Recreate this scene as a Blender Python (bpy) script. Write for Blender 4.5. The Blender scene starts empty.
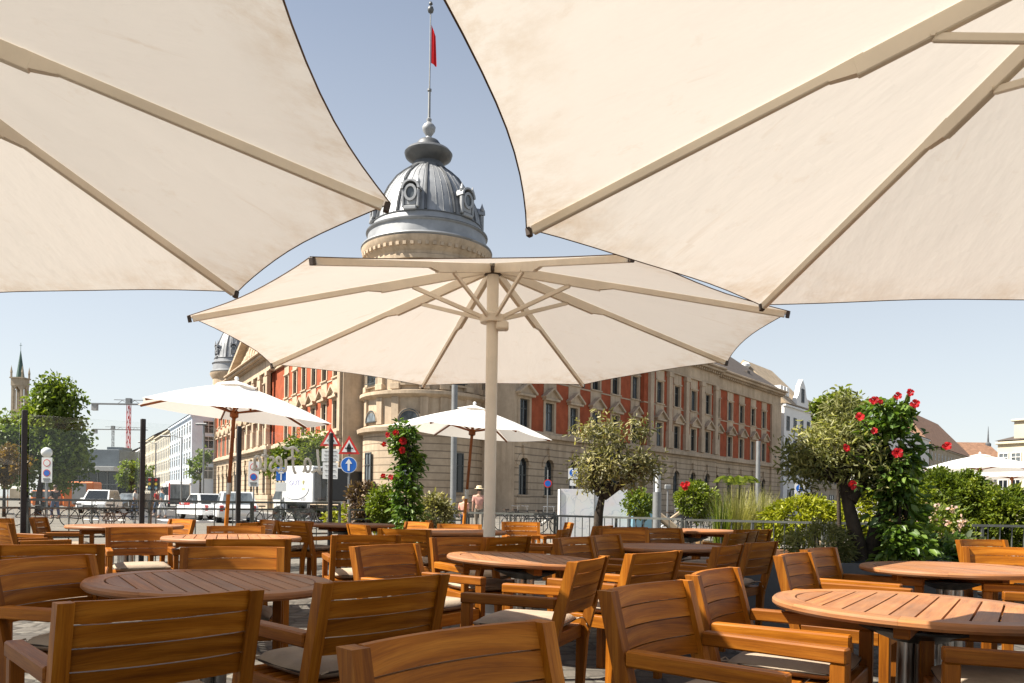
import bpy, bmesh, math, random
import numpy as np
from mathutils import Vector, Matrix, Euler
R = math.radians
PI = math.pi
SC = bpy.context.scene
COL = SC.collection
rng = random.Random(7)

# ------------------------------------------------------------------ camera maths
EXPOSURE = 1.32
CAM_H, FPX, ROLL = 1.155, 782.0, 0.015
def at(px, py, Y):
    """world point at depth Y seen at photo position (px, py); used once to survey the place"""
    u, v = px - 512.0, py - 503.0
    c, s = math.cos(ROLL), math.sin(ROLL)
    return Vector(((c*u + s*v)/FPX*Y, Y, CAM_H - (-s*u + c*v)/FPX*Y))
def zat(px, py, Y): return at(px, py, Y).z
def xat(px, py, Y): return at(px, py, Y).x

# ------------------------------------------------------------------ mesh builder
class MB:
    def __init__(self, M=None):
        self.v = []; self.f = []; self.uv = []; self.tone = []; self.mi = []
        self.M = M or Matrix()
    def add(self, vs, fs, along=None, M=None, tone=None, mi=0, uvfn=None):
        T = self.M @ M if M is not None else self.M
        base = len(self.v)
        P = [Vector(p) for p in vs]
        if along is None:
            ex = [max(p[i] for p in P)-min(p[i] for p in P) for i in range(3)]
            k = ex.index(max(ex)); along = Vector([1.0 if i == k else 0.0 for i in range(3)])
        else: along = Vector(along).normalized()
        tn = rng.random() if tone is None else tone
        off = (rng.random()*50, rng.random()*50)
        for f in fs:
            a, b, c = P[f[0]], P[f[1]], P[f[2]]
            n = (b-a).cross(c-a)
            if len(f) > 3 and n.length < 1e-12: n = (c-a).cross(P[f[3]]-a)
            n = n.normalized() if n.length > 1e-14 else Vector((0, 0, 1))
            al = along
            if abs(n.dot(al)) > .95: al = Vector((al.y, al.z, al.x))
            w = n.cross(al)
            self.f.append([base+i for i in f])
            if uvfn: self.uv.append([tuple(a_+o_ for a_, o_ in zip(uvfn(P[i]), off)) for i in f])
            else: self.uv.append([(P[i].dot(al)+off[0], P[i].dot(w)+off[1]) for i in f])
            self.tone.append(tn); self.mi.append(mi)
        self.v += [tuple(T @ p) for p in P]
    def box(self, c, s, b=0.0, M=None, along=None, tone=None, mi=0):
        hx, hy, hz = s[0]/2, s[1]/2, s[2]/2
        c = Vector(c); T = Matrix.Translation(c) if M is None else M @ Matrix.Translation(c)
        if b <= 0:
            vs = [(x, y, z) for x in (-hx, hx) for y in (-hy, hy) for z in (-hz, hz)]
            fs = [(0, 1, 3, 2), (4, 6, 7, 5), (0, 4, 5, 1), (2, 3, 7, 6), (0, 2, 6, 4), (1, 5, 7, 3)]
            self.add(vs, fs, along, T, tone, mi); return
        b = min(b, hx*.9, hy*.9, hz*.9)
        vs = []; idx = {}
        for sx in (-1, 1):
            for sy in (-1, 1):
                for sz in (-1, 1):
                    for k in range(3):
                        p = [sx*(hx-(b if k != 0 else 0)), sy*(hy-(b if k != 1 else 0)), sz*(hz-(b if k != 2 else 0))]
                        idx[(sx, sy, sz, k)] = len(vs); vs.append(p)
        fs = []
        for k in range(3):
            i, j = (k+1) % 3, (k+2) % 3
            for s_ in (-1, 1):
                q = []
                for a, bb in ((-1, -1), (1, -1), (1, 1), (-1, 1)):
                    t = [0, 0, 0]; t[k] = s_; t[i] = a; t[j] = bb; q.append(idx[(*t, k)])
                fs.append(q if s_ > 0 else q[::-1])
        for k in range(3):
            i, j = (k+1) % 3, (k+2) % 3
            for a in (-1, 1):
                for bb in (-1, 1):
                    lo = [0, 0, 0]; hi = [0, 0, 0]
                    lo[k] = -1; hi[k] = 1; lo[i] = hi[i] = a; lo[j] = hi[j] = bb
                    q = [idx[(*lo, i)], idx[(*hi, i)], idx[(*hi, j)], idx[(*lo, j)]]
                    fs.append(q[::-1] if a*bb > 0 else q)
        for sx in (-1, 1):
            for sy in (-1, 1):
                for sz in (-1, 1):
                    q = [idx[(sx, sy, sz, k)] for k in range(3)]
                    fs.append(q if sx*sy*sz > 0 else q[::-1])
        self.add(vs, fs, along, T, tone, mi)
    def beam(self, p, q, w, h, up=(0, 0, 1), b=0.0, tone=None, mi=0, w2=None, h2=None):
        p, q = Vector(p), Vector(q); d = q-p; L = d.length; d.normalize()
        up = Vector(up)
        if abs(d.dot(up)) > .98: up = Vector((0, 1, 0))
        sx = d.cross(up).normalized(); uz = sx.cross(d)
        M = Matrix((sx, d, uz)).transposed().to_4x4(); M.translation = (p+q)/2
        if w2 is None: self.box((0, 0, 0), (w, L, h), b, M, (0, 1, 0), tone, mi)
        else:
            vs = []
            for y, ww, hh in ((-L/2, w/2, h/2), (L/2, w2/2, h2/2)):
                vs += [(-ww, y, -hh), (ww, y, -hh), (ww, y, hh), (-ww, y, hh)]
            self.add(vs, [(0, 1, 2, 3), (7, 6, 5, 4), (0, 4, 5, 1), (1, 5, 6, 2), (2, 6, 7, 3), (3, 7, 4, 0)], (0, 1, 0), M, tone, mi)
    def tube(self, pts, r, n=8, cap=True, tone=None, mi=0):
        pts = [Vector(p) for p in pts]; m = len(pts)
        rs = r if isinstance(r, (list, tuple)) else [r]*m
        vs = []; fs = []; ref = None
        for i, p in enumerate(pts):
            d = (pts[min(i+1, m-1)]-pts[max(i-1, 0)])
            d = d.normalized() if d.length > 1e-9 else Vector((0, 0, 1))
            if ref is None: ref = Vector((1, 0, 0)) if abs(d.x) < .9 else Vector((0, 1, 0))
            a = (ref - d*ref.dot(d)).normalized(); ref = a; b_ = d.cross(a)
            for k in range(n):
                t = 2*PI*k/n; vs.append(p + a*(math.cos(t)*rs[i]) + b_*(math.sin(t)*rs[i]))
        for i in range(m-1):
            for k in range(n):
                fs.append((i*n+k, i*n+(k+1) % n, (i+1)*n+(k+1) % n, (i+1)*n+k))
        if cap: fs.append(list(range(n))[::-1]); fs.append([(m-1)*n+k for k in range(n)])
        self.add(vs, fs, None, None, tone, mi)
    def lathe(self, prof, n=24, c=(0, 0, 0), M=None, a0=0, a1=2*PI, tone=None, mi=0, uvfn=None):
        full = abs(a1-a0-2*PI) < 1e-6; cols = n if full else n+1
        vs = []; fs = []
        for r_, z in prof:
            for k in range(cols):
                t = a0+(a1-a0)*k/n; vs.append((c[0]+r_*math.cos(t), c[1]+r_*math.sin(t), c[2]+z))
        for i in range(len(prof)-1):
            for k in range(n):
                k2 = (k+1) % cols
                fs.append((i*cols+k, i*cols+k2, (i+1)*cols+k2, (i+1)*cols+k))
        self.add(vs, fs, (0, 0, 1), M, tone, mi, uvfn)
    def prism(self, poly, z0, z1, M=None, along=None, tone=None, mi=0, sides=True):
        """2D polygon (ccw) in the local XY plane, extruded z0..z1 (M may turn it)"""
        n = len(poly)
        vs = [(x, y, z0) for x, y in poly] + [(x, y, z1) for x, y in poly]
        fs = [list(range(n))[::-1], [n+i for i in range(n)]]
        if sides: fs += [(i, (i+1) % n, n+(i+1) % n, n+i) for i in range(n)]
        self.add(vs, fs, along, M, tone, mi)
    def build(self, name, mat, parent=None, smooth=None, world=False):
        me = bpy.data.meshes.new(name)
        me.from_pydata(self.v, [], self.f)
        uvl = me.uv_layers.new(name='UVMap')
        uvl.data.foreach_set('uv', [c for f in self.uv for p in f for c in p])
        at_ = me.attributes.new('tone', 'FLOAT', 'FACE'); at_.data.foreach_set('value', self.tone)
        mats = mat if isinstance(mat, (list, tuple)) else [mat]
        for m in mats: me.materials.append(m)
        if len(mats) > 1: me.polygons.foreach_set('material_index', self.mi)
        if smooth:
            me.polygons.foreach_set('use_smooth', [True]*len(me.polygons))
            me.set_sharp_from_angle(angle=R(smooth))
        me.validate(); me.update()
        return link(name, me, parent, world)
def link(name, data, parent=None, world=False):
    o = bpy.data.objects.new(name, data); COL.objects.link(o)
    if parent is not None:
        o.parent = parent
        if world: o.matrix_parent_inverse = parent.matrix_basis.inverted()
    return o
def thing(name, label, cat, loc=(0, 0, 0), rz=0.0, group=None):
    o = bpy.data.objects.new(name, None); COL.objects.link(o)
    o.empty_display_size = .1
    o.location = loc; o.rotation_euler = (0, 0, rz)
    return tag(o, label, cat, group)
def tag(o, label, cat, group=None):
    o['label'] = label; o['category'] = cat
    if group: o['group'] = group
    return o
def struct(o, kind='structure'): o['kind'] = kind; return o
def kids(o): return KIDS.get(o.name, None) or [c for c in o.children]
KIDS = {}
def dup(src, loc=None, rz=None, label=None, group=None, scale=None):
    r_ = src.copy(); COL.objects.link(r_)
    if loc is not None: r_.location = loc
    if rz is not None: r_.rotation_euler = (0, 0, rz)
    if scale: r_.scale = (scale,)*3
    if label: r_['label'] = label
    if group: r_['group'] = group
    for ch in list(src.children):
        c = ch.copy(); COL.objects.link(c); c.parent = r_
        for g in list(ch.children):
            d = g.copy(); COL.objects.link(d); d.parent = c
    return r_

# ------------------------------------------------------------------ materials
def nt(name):
    m = bpy.data.materials.new(name); m.use_nodes = True
    t = m.node_tree; t.nodes.clear()
    return m, t, t.nodes, t.links
def out(t, s):
    o = t.nodes.new('ShaderNodeOutputMaterial'); t.links.new(s, o.inputs['Surface'])
def node(t, typ, **kw):
    n = t.nodes.new(typ)
    for k, v in kw.items():
        if k.startswith('i_'):
            key = k[2:].replace('_', ' ')
            n.inputs[key].default_value = v
        else: setattr(n, k, v)
    return n
def c4(c): return (*c, 1.0) if len(c) == 3 else c
def mixc(t, fac, a, b, mode='MIX'):
    n = t.nodes.new('ShaderNodeMix'); n.data_type = 'RGBA'; n.blend_type = mode
    for sock, val in ((n.inputs[0], fac), (n.inputs[6], a), (n.inputs[7], b)):
        if hasattr(val, 'is_output'): t.links.new(val, sock)
        else: sock.default_value = c4(val) if isinstance(val, (tuple, list)) else val
    return n.outputs[2]
def ramp(t, fac, stops):
    n = t.nodes.new('ShaderNodeValToRGB'); e = n.color_ramp.elements
    while len(e) < len(stops): e.new(.5)
    for i, (p, c) in enumerate(stops): e[i].position = p; e[i].color = c4(c if isinstance(c, (tuple, list)) else (c, c, c))
    t.links.new(fac, n.inputs[0]); return n.outputs[0]
def noise(t, vec, scale, detail=4, rough=.55):
    n = node(t, 'ShaderNodeTexNoise'); n.inputs['Scale'].default_value = scale
    n.inputs['Detail'].default_value = detail; n.inputs['Roughness'].default_value = rough
    if vec is not None: t.links.new(vec, n.inputs['Vector'])
    return n.outputs['Fac']
def coords(t, kind='Object', scale=(1, 1, 1)):
    tc = node(t, 'ShaderNodeTexCoord'); mp = node(t, 'ShaderNodeMapping')
    t.links.new(tc.outputs[kind], mp.inputs['Vector']); mp.inputs['Scale'].default_value = scale
    return mp.outputs['Vector']
def attr(t, name='tone'):
    n = node(t, 'ShaderNodeAttribute'); n.attribute_name = name; return n.outputs['Fac']
def bsdf(t, col, rough=.6, metal=0, spec=.4, nrm=None):
    b = node(t, 'ShaderNodeBsdfPrincipled')
    for k, v in (('Base Color', col), ('Roughness', rough), ('Metallic', metal)):
        if hasattr(v, 'is_output'): t.links.new(v, b.inputs[k])
        else: b.inputs[k].default_value = c4(v) if isinstance(v, (tuple, list)) else v
    b.inputs['Specular IOR Level'].default_value = spec
    if nrm is not None: t.links.new(nrm, b.inputs['Normal'])
    return b
def bump(t, h, strength=.3, dist=.01):
    n = node(t, 'ShaderNodeBump'); n.inputs['Strength'].default_value = strength; n.inputs['Distance'].default_value = dist
    t.links.new(h, n.inputs['Height']); return n.outputs['Normal']
def math_(t, op, a, b=None):
    n = node(t, 'ShaderNodeMath', operation=op)
    for i, v in enumerate((a, b)):
        if v is None: continue
        if hasattr(v, 'is_output'): t.links.new(v, n.inputs[i])
        else: n.inputs[i].default_value = v
    return n.outputs[0]
def pbr(name, col, rough=.6, var=.25, scale=4.0, metal=0, spec=.4, bmp=0.0, kind='Object'):
    m, t, N, L = nt(name)
    v = coords(t, kind)
    n1 = noise(t, v, scale, 6, .6)
    dark = tuple(c*(1-var) for c in col); lite = tuple(min(1, c*(1+var)) for c in col)
    cc = ramp(t, n1, [(.3, dark), (.7, lite)])
    tn = attr(t)
    cc = mixc(t, .5, cc, mixc(t, tn, (1-var*.6,)*3, (1+var*.6,)*3), 'MULTIPLY')
    rr = ramp(t, noise(t, v, scale*3, 3), [(.3, rough*.85), (.7, min(1, rough*1.15))])
    nr = bump(t, noise(t, v, scale*9, 5), bmp, .01) if bmp else None
    out(t, bsdf(t, cc, rr, metal, spec, nr).outputs[0]); return m

def wood(name, c_dark, c_mid, c_lite, rough=.45, grey=None, gfac=0.0):
    m, t, N, L = nt(name)
    v = coords(t, 'UV', (1.6, 26, 1)); v2 = coords(t, 'UV', (.7, 5, 1)); v3 = coords(t, 'UV', (8, 260, 1))
    n1 = noise(t, v, 1.0, 6, .62); n2 = noise(t, v2, 1.0, 3, .5); n3 = noise(t, v3, 1.0, 3, .6)
    cc = ramp(t, n1, [(.25, c_dark), (.5, c_mid), (.78, c_lite)])
    cc = mixc(t, .55, cc, ramp(t, n2, [(.3, (.62, .58, .55)), (.7, (1.22, 1.18, 1.12))]), 'MULTIPLY')
    cc = mixc(t, .45, cc, ramp(t, n3, [(.38, (.6, .55, .5)), (.55, (1.06, 1.06, 1.06))]), 'MULTIPLY')
    tn = attr(t)
    cc = mixc(t, .8, cc, ramp(t, tn, [(0, (.58, .54, .50)), (.5, (1, 1, 1)), (1, (1.32, 1.30, 1.25))]), 'MULTIPLY')
    oi = node(t, 'ShaderNodeObjectInfo')
    cc = mixc(t, .5, cc, ramp(t, oi.outputs['Random'], [(0, (.82, .8, .78)), (1, (1.12, 1.08, 1.02))]), 'MULTIPLY')
    if grey is not None:
        g = noise(t, coords(t, 'Object'), 3.0, 5, .6)
        cc = mixc(t, ramp(t, g, [(.25, max(0, gfac-.25)), (.75, min(1, gfac+.2))]), cc, grey)
    rr = ramp(t, n2, [(.3, rough*.85), (.7, rough*1.2)])
    out(t, bsdf(t, cc, rr, 0, .22, bump(t, n3, .25, .002)).outputs[0]); return m

def fabric(name, col, trans=.4, stain=(.55, .38, .22), rough=.9, sscale=1.0, Rg=None):
    m, t, N, L = nt(name)
    v = coords(t, 'Object'); vs = coords(t, 'UV', (.6, 7, 1))
    n1 = noise(t, v, 1.3*sscale, 5, .6); n2 = noise(t, v, 7*sscale, 6, .7); n3 = noise(t, vs, 1.4*sscale, 5, .7)
    cc = mixc(t, ramp(t, n1, [(.45, 0.0), (.8, .16)]), col, tuple(c*.8 for c in col))
    cc = mixc(t, ramp(t, n2, [(.60, 0.0), (.76, .2)]), cc, stain)
    cc = mixc(t, ramp(t, n3, [(.62, 0.0), (.74, .22)]), cc, stain)
    if Rg:
        sp = node(t, 'ShaderNodeVectorMath', operation='MULTIPLY'); L.new(coords(t, 'Object'), sp.inputs[0]); sp.inputs[1].default_value = (1, 1, 0)
        ln = node(t, 'ShaderNodeVectorMath', operation='LENGTH'); L.new(sp.outputs[0], ln.inputs[0])
        e_ = ramp(t, math_(t, 'DIVIDE', ln.outputs['Value'], Rg), [(.80, 0.0), (1.0, .75)])
        g_ = ramp(t, noise(t, coords(t, 'Object'), 9/Rg**.5, 6, .7), [(.42, 0.0), (.70, 1.0)])
        cc = mixc(t, math_(t, 'MULTIPLY', e_, g_), cc, stain)
    d = node(t, 'ShaderNodeBsdfDiffuse'); tr = node(t, 'ShaderNodeBsdfTranslucent')
    wr = bump(t, noise(t, coords(t, 'UV', (1.2, 3.0, 1)), 1.6*sscale, 4), .35, .03)
    L.new(cc, d.inputs['Color']); L.new(mixc(t, 1.0, cc, (1.0, .95, .90), 'MULTIPLY'), tr.inputs['Color'])
    L.new(wr, d.inputs['Normal']); L.new(wr, tr.inputs['Normal'])
    mx = node(t, 'ShaderNodeMixShader'); mx.inputs[0].default_value = trans
    L.new(d.outputs[0], mx.inputs[1]); L.new(tr.outputs[0], mx.inputs[2])
    out(t, mx.outputs[0]); return m

def leafmat(name, c0, c1, c2, trans=.35, gloss=.35):
    m, t, N, L = nt(name)
    tn = attr(t)
    cc = ramp(t, tn, [(0, c0), (.5, c1), (1, c2)])
    n1 = noise(t, coords(t, 'Object'), 2.2, 4)
    cc = mixc(t, .7, cc, ramp(t, n1, [(.3, (.7, .72, .7)), (.7, (1.25, 1.2, 1.1))]), 'MULTIPLY')
    b = bsdf(t, cc, .45, 0, gloss)
    tr = node(t, 'ShaderNodeBsdfTranslucent'); L.new(mixc(t, 1.0, cc, (1.3, 1.35, .6), 'MULTIPLY'), tr.inputs['Color'])
    mx = node(t, 'ShaderNodeMixShader'); mx.inputs[0].default_value = trans
    L.new(b.outputs[0], mx.inputs[1]); L.new(tr.outputs[0], mx.inputs[2])
    out(t, mx.outputs[0]); return m

def masonry(name, col, joint=.5, vjoint=0, var=.2, jdark=.55, bmp=.6):
    """sandstone with horizontal coursing"""
    m, t, N, L = nt(name)
    v = coords(t, 'Object')
    sep = node(t, 'ShaderNodeSeparateXYZ'); L.new(v, sep.inputs[0])
    n1 = noise(t, v, .35, 6, .6); n2 = noise(t, v, 3.0, 6, .65)
    dark = tuple(c*(1-var) for c in col); lite = tuple(c*(1+var) for c in col)
    cc = ramp(t, n1, [(.3, dark), (.7, lite)])
    cc = mixc(t, .4, cc, ramp(t, n2, [(.3, (.75, .74, .72)), (.7, (1.15, 1.15, 1.15))]), 'MULTIPLY')
    # weather streaks
    st = noise(t, coords(t, 'Object', (1.5, 1.5, .12)), 1.2, 5, .6)
    cc = mixc(t, ramp(t, st, [(.46, 0.0), (.72, .55)]), cc, tuple(c*m_ for c, m_ in zip(col, (.50, .46, .42))))
    h = None
    if joint:
        fr = math_(t, 'FRACT', math_(t, 'DIVIDE', sep.outputs['Z'], joint))
        j = math_(t, 'LESS_THAN', fr, .15)
        cc = mixc(t, math_(t, 'MULTIPLY', j, jdark), cc, tuple(c*.4 for c in col))
        h = math_(t, 'SUBTRACT', 1.0, j)
        out(t, bsdf(t, cc, .85, 0, .2, bump(t, h, bmp, .06)).outputs[0])
    else: out(t, bsdf(t, cc, .85, 0, .2, bump(t, n2, .3, .03)).outputs[0])
    return m

def glassmat(name, tint=(.95, .97, .96), refl=1.0):
    m, t, N, L = nt(name)
    tr = node(t, 'ShaderNodeBsdfTransparent'); tr.inputs[0].default_value = c4(tint)
    gl = node(t, 'ShaderNodeBsdfGlossy'); gl.inputs['Roughness'].default_value = .01
    fr = node(t, 'ShaderNodeFresnel'); fr.inputs[0].default_value = 1.45
    mx = node(t, 'ShaderNodeMixShader'); L.new(math_(t, 'MULTIPLY', fr.outputs[0], refl), mx.inputs[0])
    L.new(tr.outputs[0], mx.inputs[1]); L.new(gl.outputs[0], mx.inputs[2]); out(t, mx.outputs[0]); return m

def panemat(name, dark=(.015, .018, .022), lite=(.10, .11, .12)):
    m, t, N, L = nt(name)
    oi = node(t, 'ShaderNodeObjectInfo')
    n1 = noise(t, coords(t, 'Object', (1.5, 1.5, .5)), 1.5, 3)
    f = math_(t, 'MULTIPLY', n1, oi.outputs['Random'])
    cc = ramp(t, f, [(.15, dark), (.6, lite)])
    out(t, bsdf(t, cc, .1, 0, .55).outputs[0]); return m

M = {}
M['teak'] = wood('teak', (.125, .032, .0013), (.325, .108, .0055), (.54, .225, .026), .48)
M['teak_top'] = wood('teak_weathered_top', (.17, .058, .012), (.36, .135, .036), (.52, .235, .078), .5, (.33, .22, .145), .3)
M['parasol_wood'] = wood('parasol_wood', (.12, .035, .010), (.24, .075, .018), (.36, .13, .03), .4)
M['pole_orange'] = wood('varnished_pole', (.32, .10, .012), (.50, .17, .02), (.62, .24, .03), .35)
M['cushion'] = pbr('cushion_taupe', (.36, .285, .21), .95, .12, 9, spec=.1, bmp=.35)
M['cord'] = pbr('cushion_piping', (.05, .04, .032), .9, .1, 9, spec=.1)
M['steel'] = pbr('brushed_steel', (.48, .46, .43), .32, .1, 3, metal=1.0)
M['black_metal'] = pbr('black_metal', (.02, .02, .021), .45, .2, 6)
M['canopy'] = fabric('cream_canopy', (.84, .81, .77), .27, (.52, .36, .20))
M['white_canopy'] = fabric('white_canopy', (.85, .84, .81), .28, (.6, .55, .48), sscale=.7)
M['cream_metal'] = pbr('cream_lacquer', (.72, .64, .52), .4, .1, 3)
M['hem'] = pbr('brown_hem', (.10, .06, .035), .9, .3, 9, spec=.1)
M['cap'] = pbr('dark_brown_cap', (.05, .032, .022), .5, .2, 9)
M['sandstone'] = masonry('sandstone_rusticated', (.47, .37, .265), .55, jdark=.85)
M['sandstone_plain'] = masonry('sandstone_ashlar', (.48, .38, .275), 0)
M['brick'] = pbr('red_brick', (.32, .082, .038), .9, .22, 1.2, spec=.15, bmp=.2)
M['slate'] = pbr('slate_roof', (.08, .064, .052), .7, .3, 1.5, bmp=.3)
M['zinc'] = pbr('zinc_sheet', (.29, .30, .31), .5, .2, .9, metal=.25)
M['zinc_dark'] = pbr('dark_zinc', (.11, .115, .12), .5, .25, .9, metal=.4)
M['pane'] = panemat('window_pane', (.012, .015, .018), (.20, .23, .25))  # paler end puts curtains and reflected sky into the pane colour
M['frame_dark'] = pbr('dark_window_frame', (.055, .06, .058), .5, .2, 4)
M['frame_white'] = pbr('white_window_frame', (.62, .62, .60), .5, .1, 4)
M['glass'] = glassmat('clear_glass', (.985, .992, .99), .7)
M['post'] = pbr('dark_screen_post', (.028, .022, .02), .5, .25, 6)
M['railing'] = pbr('grey_railing_paint', (.13, .135, .125), .5, .25, 5, metal=.3)
M['letter'] = fabric('etched_lettering', (.85, .84, .79), .55, (.8, .78, .7))
M['bark'] = pbr('olive_bark', (.055, .044, .034), .95, .4, 9, bmp=.8, spec=.1)
M['bark_pale'] = pbr('pale_bark', (.12, .10, .075), .95, .4, 7, bmp=.7, spec=.1)
M['soil'] = pbr('potting_soil', (.03, .022, .016), 1, .3, 12, bmp=.8, spec=.05)
M['terracotta'] = pbr('terracotta', (.36, .19, .11), .85, .2, 4, bmp=.2)
M['wood_box'] = wood('planter_larch', (.22, .13, .06), (.36, .24, .13), (.48, .34, .2), .7)
M['zinc_planter'] = pbr('grey_fibre_planter', (.085, .088, .09), .7, .15, 3, bmp=.1)
M['white'] = pbr('white_paint', (.80, .80, .79), .4, .04, 2)
M['white_car'] = pbr('white_car_paint', (.78, .78, .78), .22, .03, 2, spec=.6)
M['rubber'] = pbr('rubber', (.018, .018, .018), .85, .2, 8)
M['chrome'] = pbr('alloy', (.55, .55, .55), .3, .1, 3, metal=1)
M['lamp_glass'] = pbr('lamp_lens', (.7, .7, .68), .15, .03, 3, spec=.6)
M['red_lens'] = pbr('red_lens', (.45, .02, .02), .2, .05, 3, spec=.6)
M['sign_red'] = pbr('sign_red', (.62, .035, .025), .45, .05, 3)
M['sign_blue'] = pbr('sign_blue', (.012, .13, .52), .45, .05, 3)
M['sign_white'] = pbr('sign_white', (.78, .78, .76), .45, .04, 3)
M['sign_black'] = pbr('sign_black', (.02, .02, .02), .5, .05, 3)
M['galv'] = pbr('galvanised_pole', (.23, .235, .235), .55, .15, 3, metal=.5)
M['skin'] = pbr('skin', (.50, .29, .20), .6, .05, 3)
M['straw'] = pbr('straw_hat', (.72, .60, .40), .8, .1, 6)
M['red'] = pbr('red_paint', (.50, .03, .025), .4, .08, 2)
M['bus_red'] = M['red']
M['orange'] = pbr('orange_paint', (.62, .16, .03), .45, .08, 2)
M['blue_tarp'] = pbr('blue_fabric', (.14, .25, .31), .8, .15, 3)
M['concrete'] = pbr('concrete', (.34, .34, .33), .8, .12, 1.5)
M['cladding'] = pbr('blue_grey_cladding', (.10, .12, .14), .55, .15, .6)
M['dark_glass'] = panemat('dark_glazing', (.02, .03, .035), (.07, .10, .11))
M['yellow'] = pbr('yellow_paint', (.70, .50, .04), .5, .06, 2)
# ------------------------------------------------------------------ ground
def cobble_mat():
    m, t, N, L = nt('granite_setts')
    v = coords(t, 'Object', (5.5, 5.5, 5.5))
    wv = noise(t, coords(t, 'Object', (2, 2, 2)), 3, 2)
    vo = node(t, 'ShaderNodeTexVoronoi', feature='DISTANCE_TO_EDGE'); L.new(v, vo.inputs['Vector']); vo.inputs['Scale'].default_value = 1.0; vo.inputs['Randomness'].default_value = .55
    vc = node(t, 'ShaderNodeTexVoronoi'); L.new(v, vc.inputs['Vector']); vc.inputs['Scale'].default_value = 1.0; vc.inputs['Randomness'].default_value = .55
    sp = node(t, 'ShaderNodeSeparateColor'); L.new(vc.outputs['Color'], sp.inputs[0])
    cc = ramp(t, sp.outputs[0], [(0, (.075, .065, .054)), (1, (.15, .135, .112))])
    cc = mixc(t, .6, cc, ramp(t, noise(t, coords(t), 40, 4), [(.3, (.75, .75, .75)), (.7, (1.2, 1.2, 1.2))]), 'MULTIPLY')
    j = ramp(t, vo.outputs['Distance'], [(.02, 1.0), (.09, 0.0)])
    cc = mixc(t, j, cc, (.06, .055, .045))
    h = ramp(t, vo.outputs['Distance'], [(.0, 0.0), (.2, 1.0)])
    out(t, bsdf(t, cc, .8, 0, .3, bump(t, h, .7, .02)).outputs[0]); return m
def slab_mat(name, c0, sx, sy, jointc=.5):
    m, t, N, L = nt(name)
    br = node(t, 'ShaderNodeTexBrick'); L.new(coords(t, 'Object'), br.inputs['Vector'])
    br.inputs['Scale'].default_value = 1; br.inputs['Brick Width'].default_value = sx; br.inputs['Row Height'].default_value = sy
    br.inputs['Mortar Size'].default_value = .012
    br.inputs['Color1'].default_value = c4(tuple(c*.88 for c in c0)); br.inputs['Color2'].default_value = c4(tuple(c*1.1 for c in c0))
    br.inputs['Mortar'].default_value = c4(tuple(c*jointc for c in c0))
    cc = mixc(t, .7, br.outputs[0], ramp(t, noise(t, coords(t), .8, 7, .65), [(.3, (.72, .72, .72)), (.7, (1.2, 1.2, 1.2))]), 'MULTIPLY')
    out(t, bsdf(t, cc, .85, 0, .25, bump(t, noise(t, coords(t), 30, 4), .2, .01)).outputs[0]); return m
def asphalt_mat():
    m, t, N, L = nt('asphalt')
    cc = ramp(t, noise(t, coords(t), 90, 4, .7), [(.3, (.038, .038, .04)), (.7, (.085, .085, .087))])
    cc = mixc(t, .8, cc, ramp(t, noise(t, coords(t), .35, 6, .6), [(.3, (.75, .75, .75)), (.7, (1.3, 1.28, 1.25))]), 'MULTIPLY')
    out(t, bsdf(t, cc, .85, 0, .3, bump(t, noise(t, coords(t), 120, 3), .3, .01)).outputs[0]); return m
M['cobble'] = cobble_mat(); M['plaza'] = slab_mat('plaza_paving', (.17, .155, .13), .9, .45); M['pave'] = slab_mat('pavement_slabs', (.165, .15, .13), .6, .6)
M['asphalt'] = asphalt_mat(); M['kerbstone'] = pbr('kerbstone', (.33, .32, .30), .8, .15, 2, bmp=.3)
b = MB(); b.prism([(-700, -40), (700, -40), (700, 900), (-700, 900)], -.3, 0); struct(b.build('ground', M['plaza']))
b = MB(); b.prism([(-9.4, -6), (14, -6), (14, 11.7), (4.8, 12.0), (2.8, 12.8), (.8, 14.5), (-.9, 15.4), (-3.1, 14.9), (-9.4, 9.4)], .0005, .004); struct(b.build('terrace_paving', M['cobble']))
dL = Vector((-.5, .866, 0)); nL = Vector((-.866, -.5, 0))      # left wing: along / outward
dR = Vector((.621, .784, 0)); nR = Vector((.784, -.621, 0))
A_L = Vector((-13.7, 62.5, 0)); A_R = Vector((.25, 60.6, 0))
def strip(o, d, n, t0, t1, w0, w1):
    """quad in plan, between offsets w0..w1 along n and t0..t1 along d"""
    return [tuple((o+d*t+n*w).xy) for t, w in ((t0, w0), (t1, w0), (t1, w1), (t0, w1))]
def ccw(p):
    a = sum(p[i][0]*p[(i+1) % len(p)][1]-p[(i+1) % len(p)][0]*p[i][1] for i in range(len(p)))
    return p if a > 0 else p[::-1]
def at_w(t, w): return A_L+dL*t+nL*w
b = MB(); b.prism(ccw(strip(A_L, dL, nL, -22, 260, 5.0, 16.0)), .0005, .006); struct(b.build('street_road', M['asphalt']))
b = MB(); b.prism(ccw(strip(A_L, dL, nL, -8, 260, 0, 4.85)), 0, .12); struct(b.build('pavement', M['pave']))
b = MB(); b.prism(ccw(strip(A_L, dL, nL, -8, 260, 4.86, 5.02)), 0, .125); struct(b.build('kerb', M['kerbstone']))
b = MB()
for k in range(18): b.prism(ccw(strip(A_L, dL, nL, -20+k*9, -16+k*9, 10.4, 10.55)), .007, .010)
for k in range(9): b.prism(ccw(strip(A_L, dL, nL, -19, -15.5, 5.6+k*1.1, 6.15+k*1.1)), .007, .010)
struct(b.build('road_marking', M['white']))
b = MB(); b.prism(ccw(strip(A_R, dR, nR, -4, 75, 0, 4.0)), 0, .12); struct(b.build('footpath', M['pave']))

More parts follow.
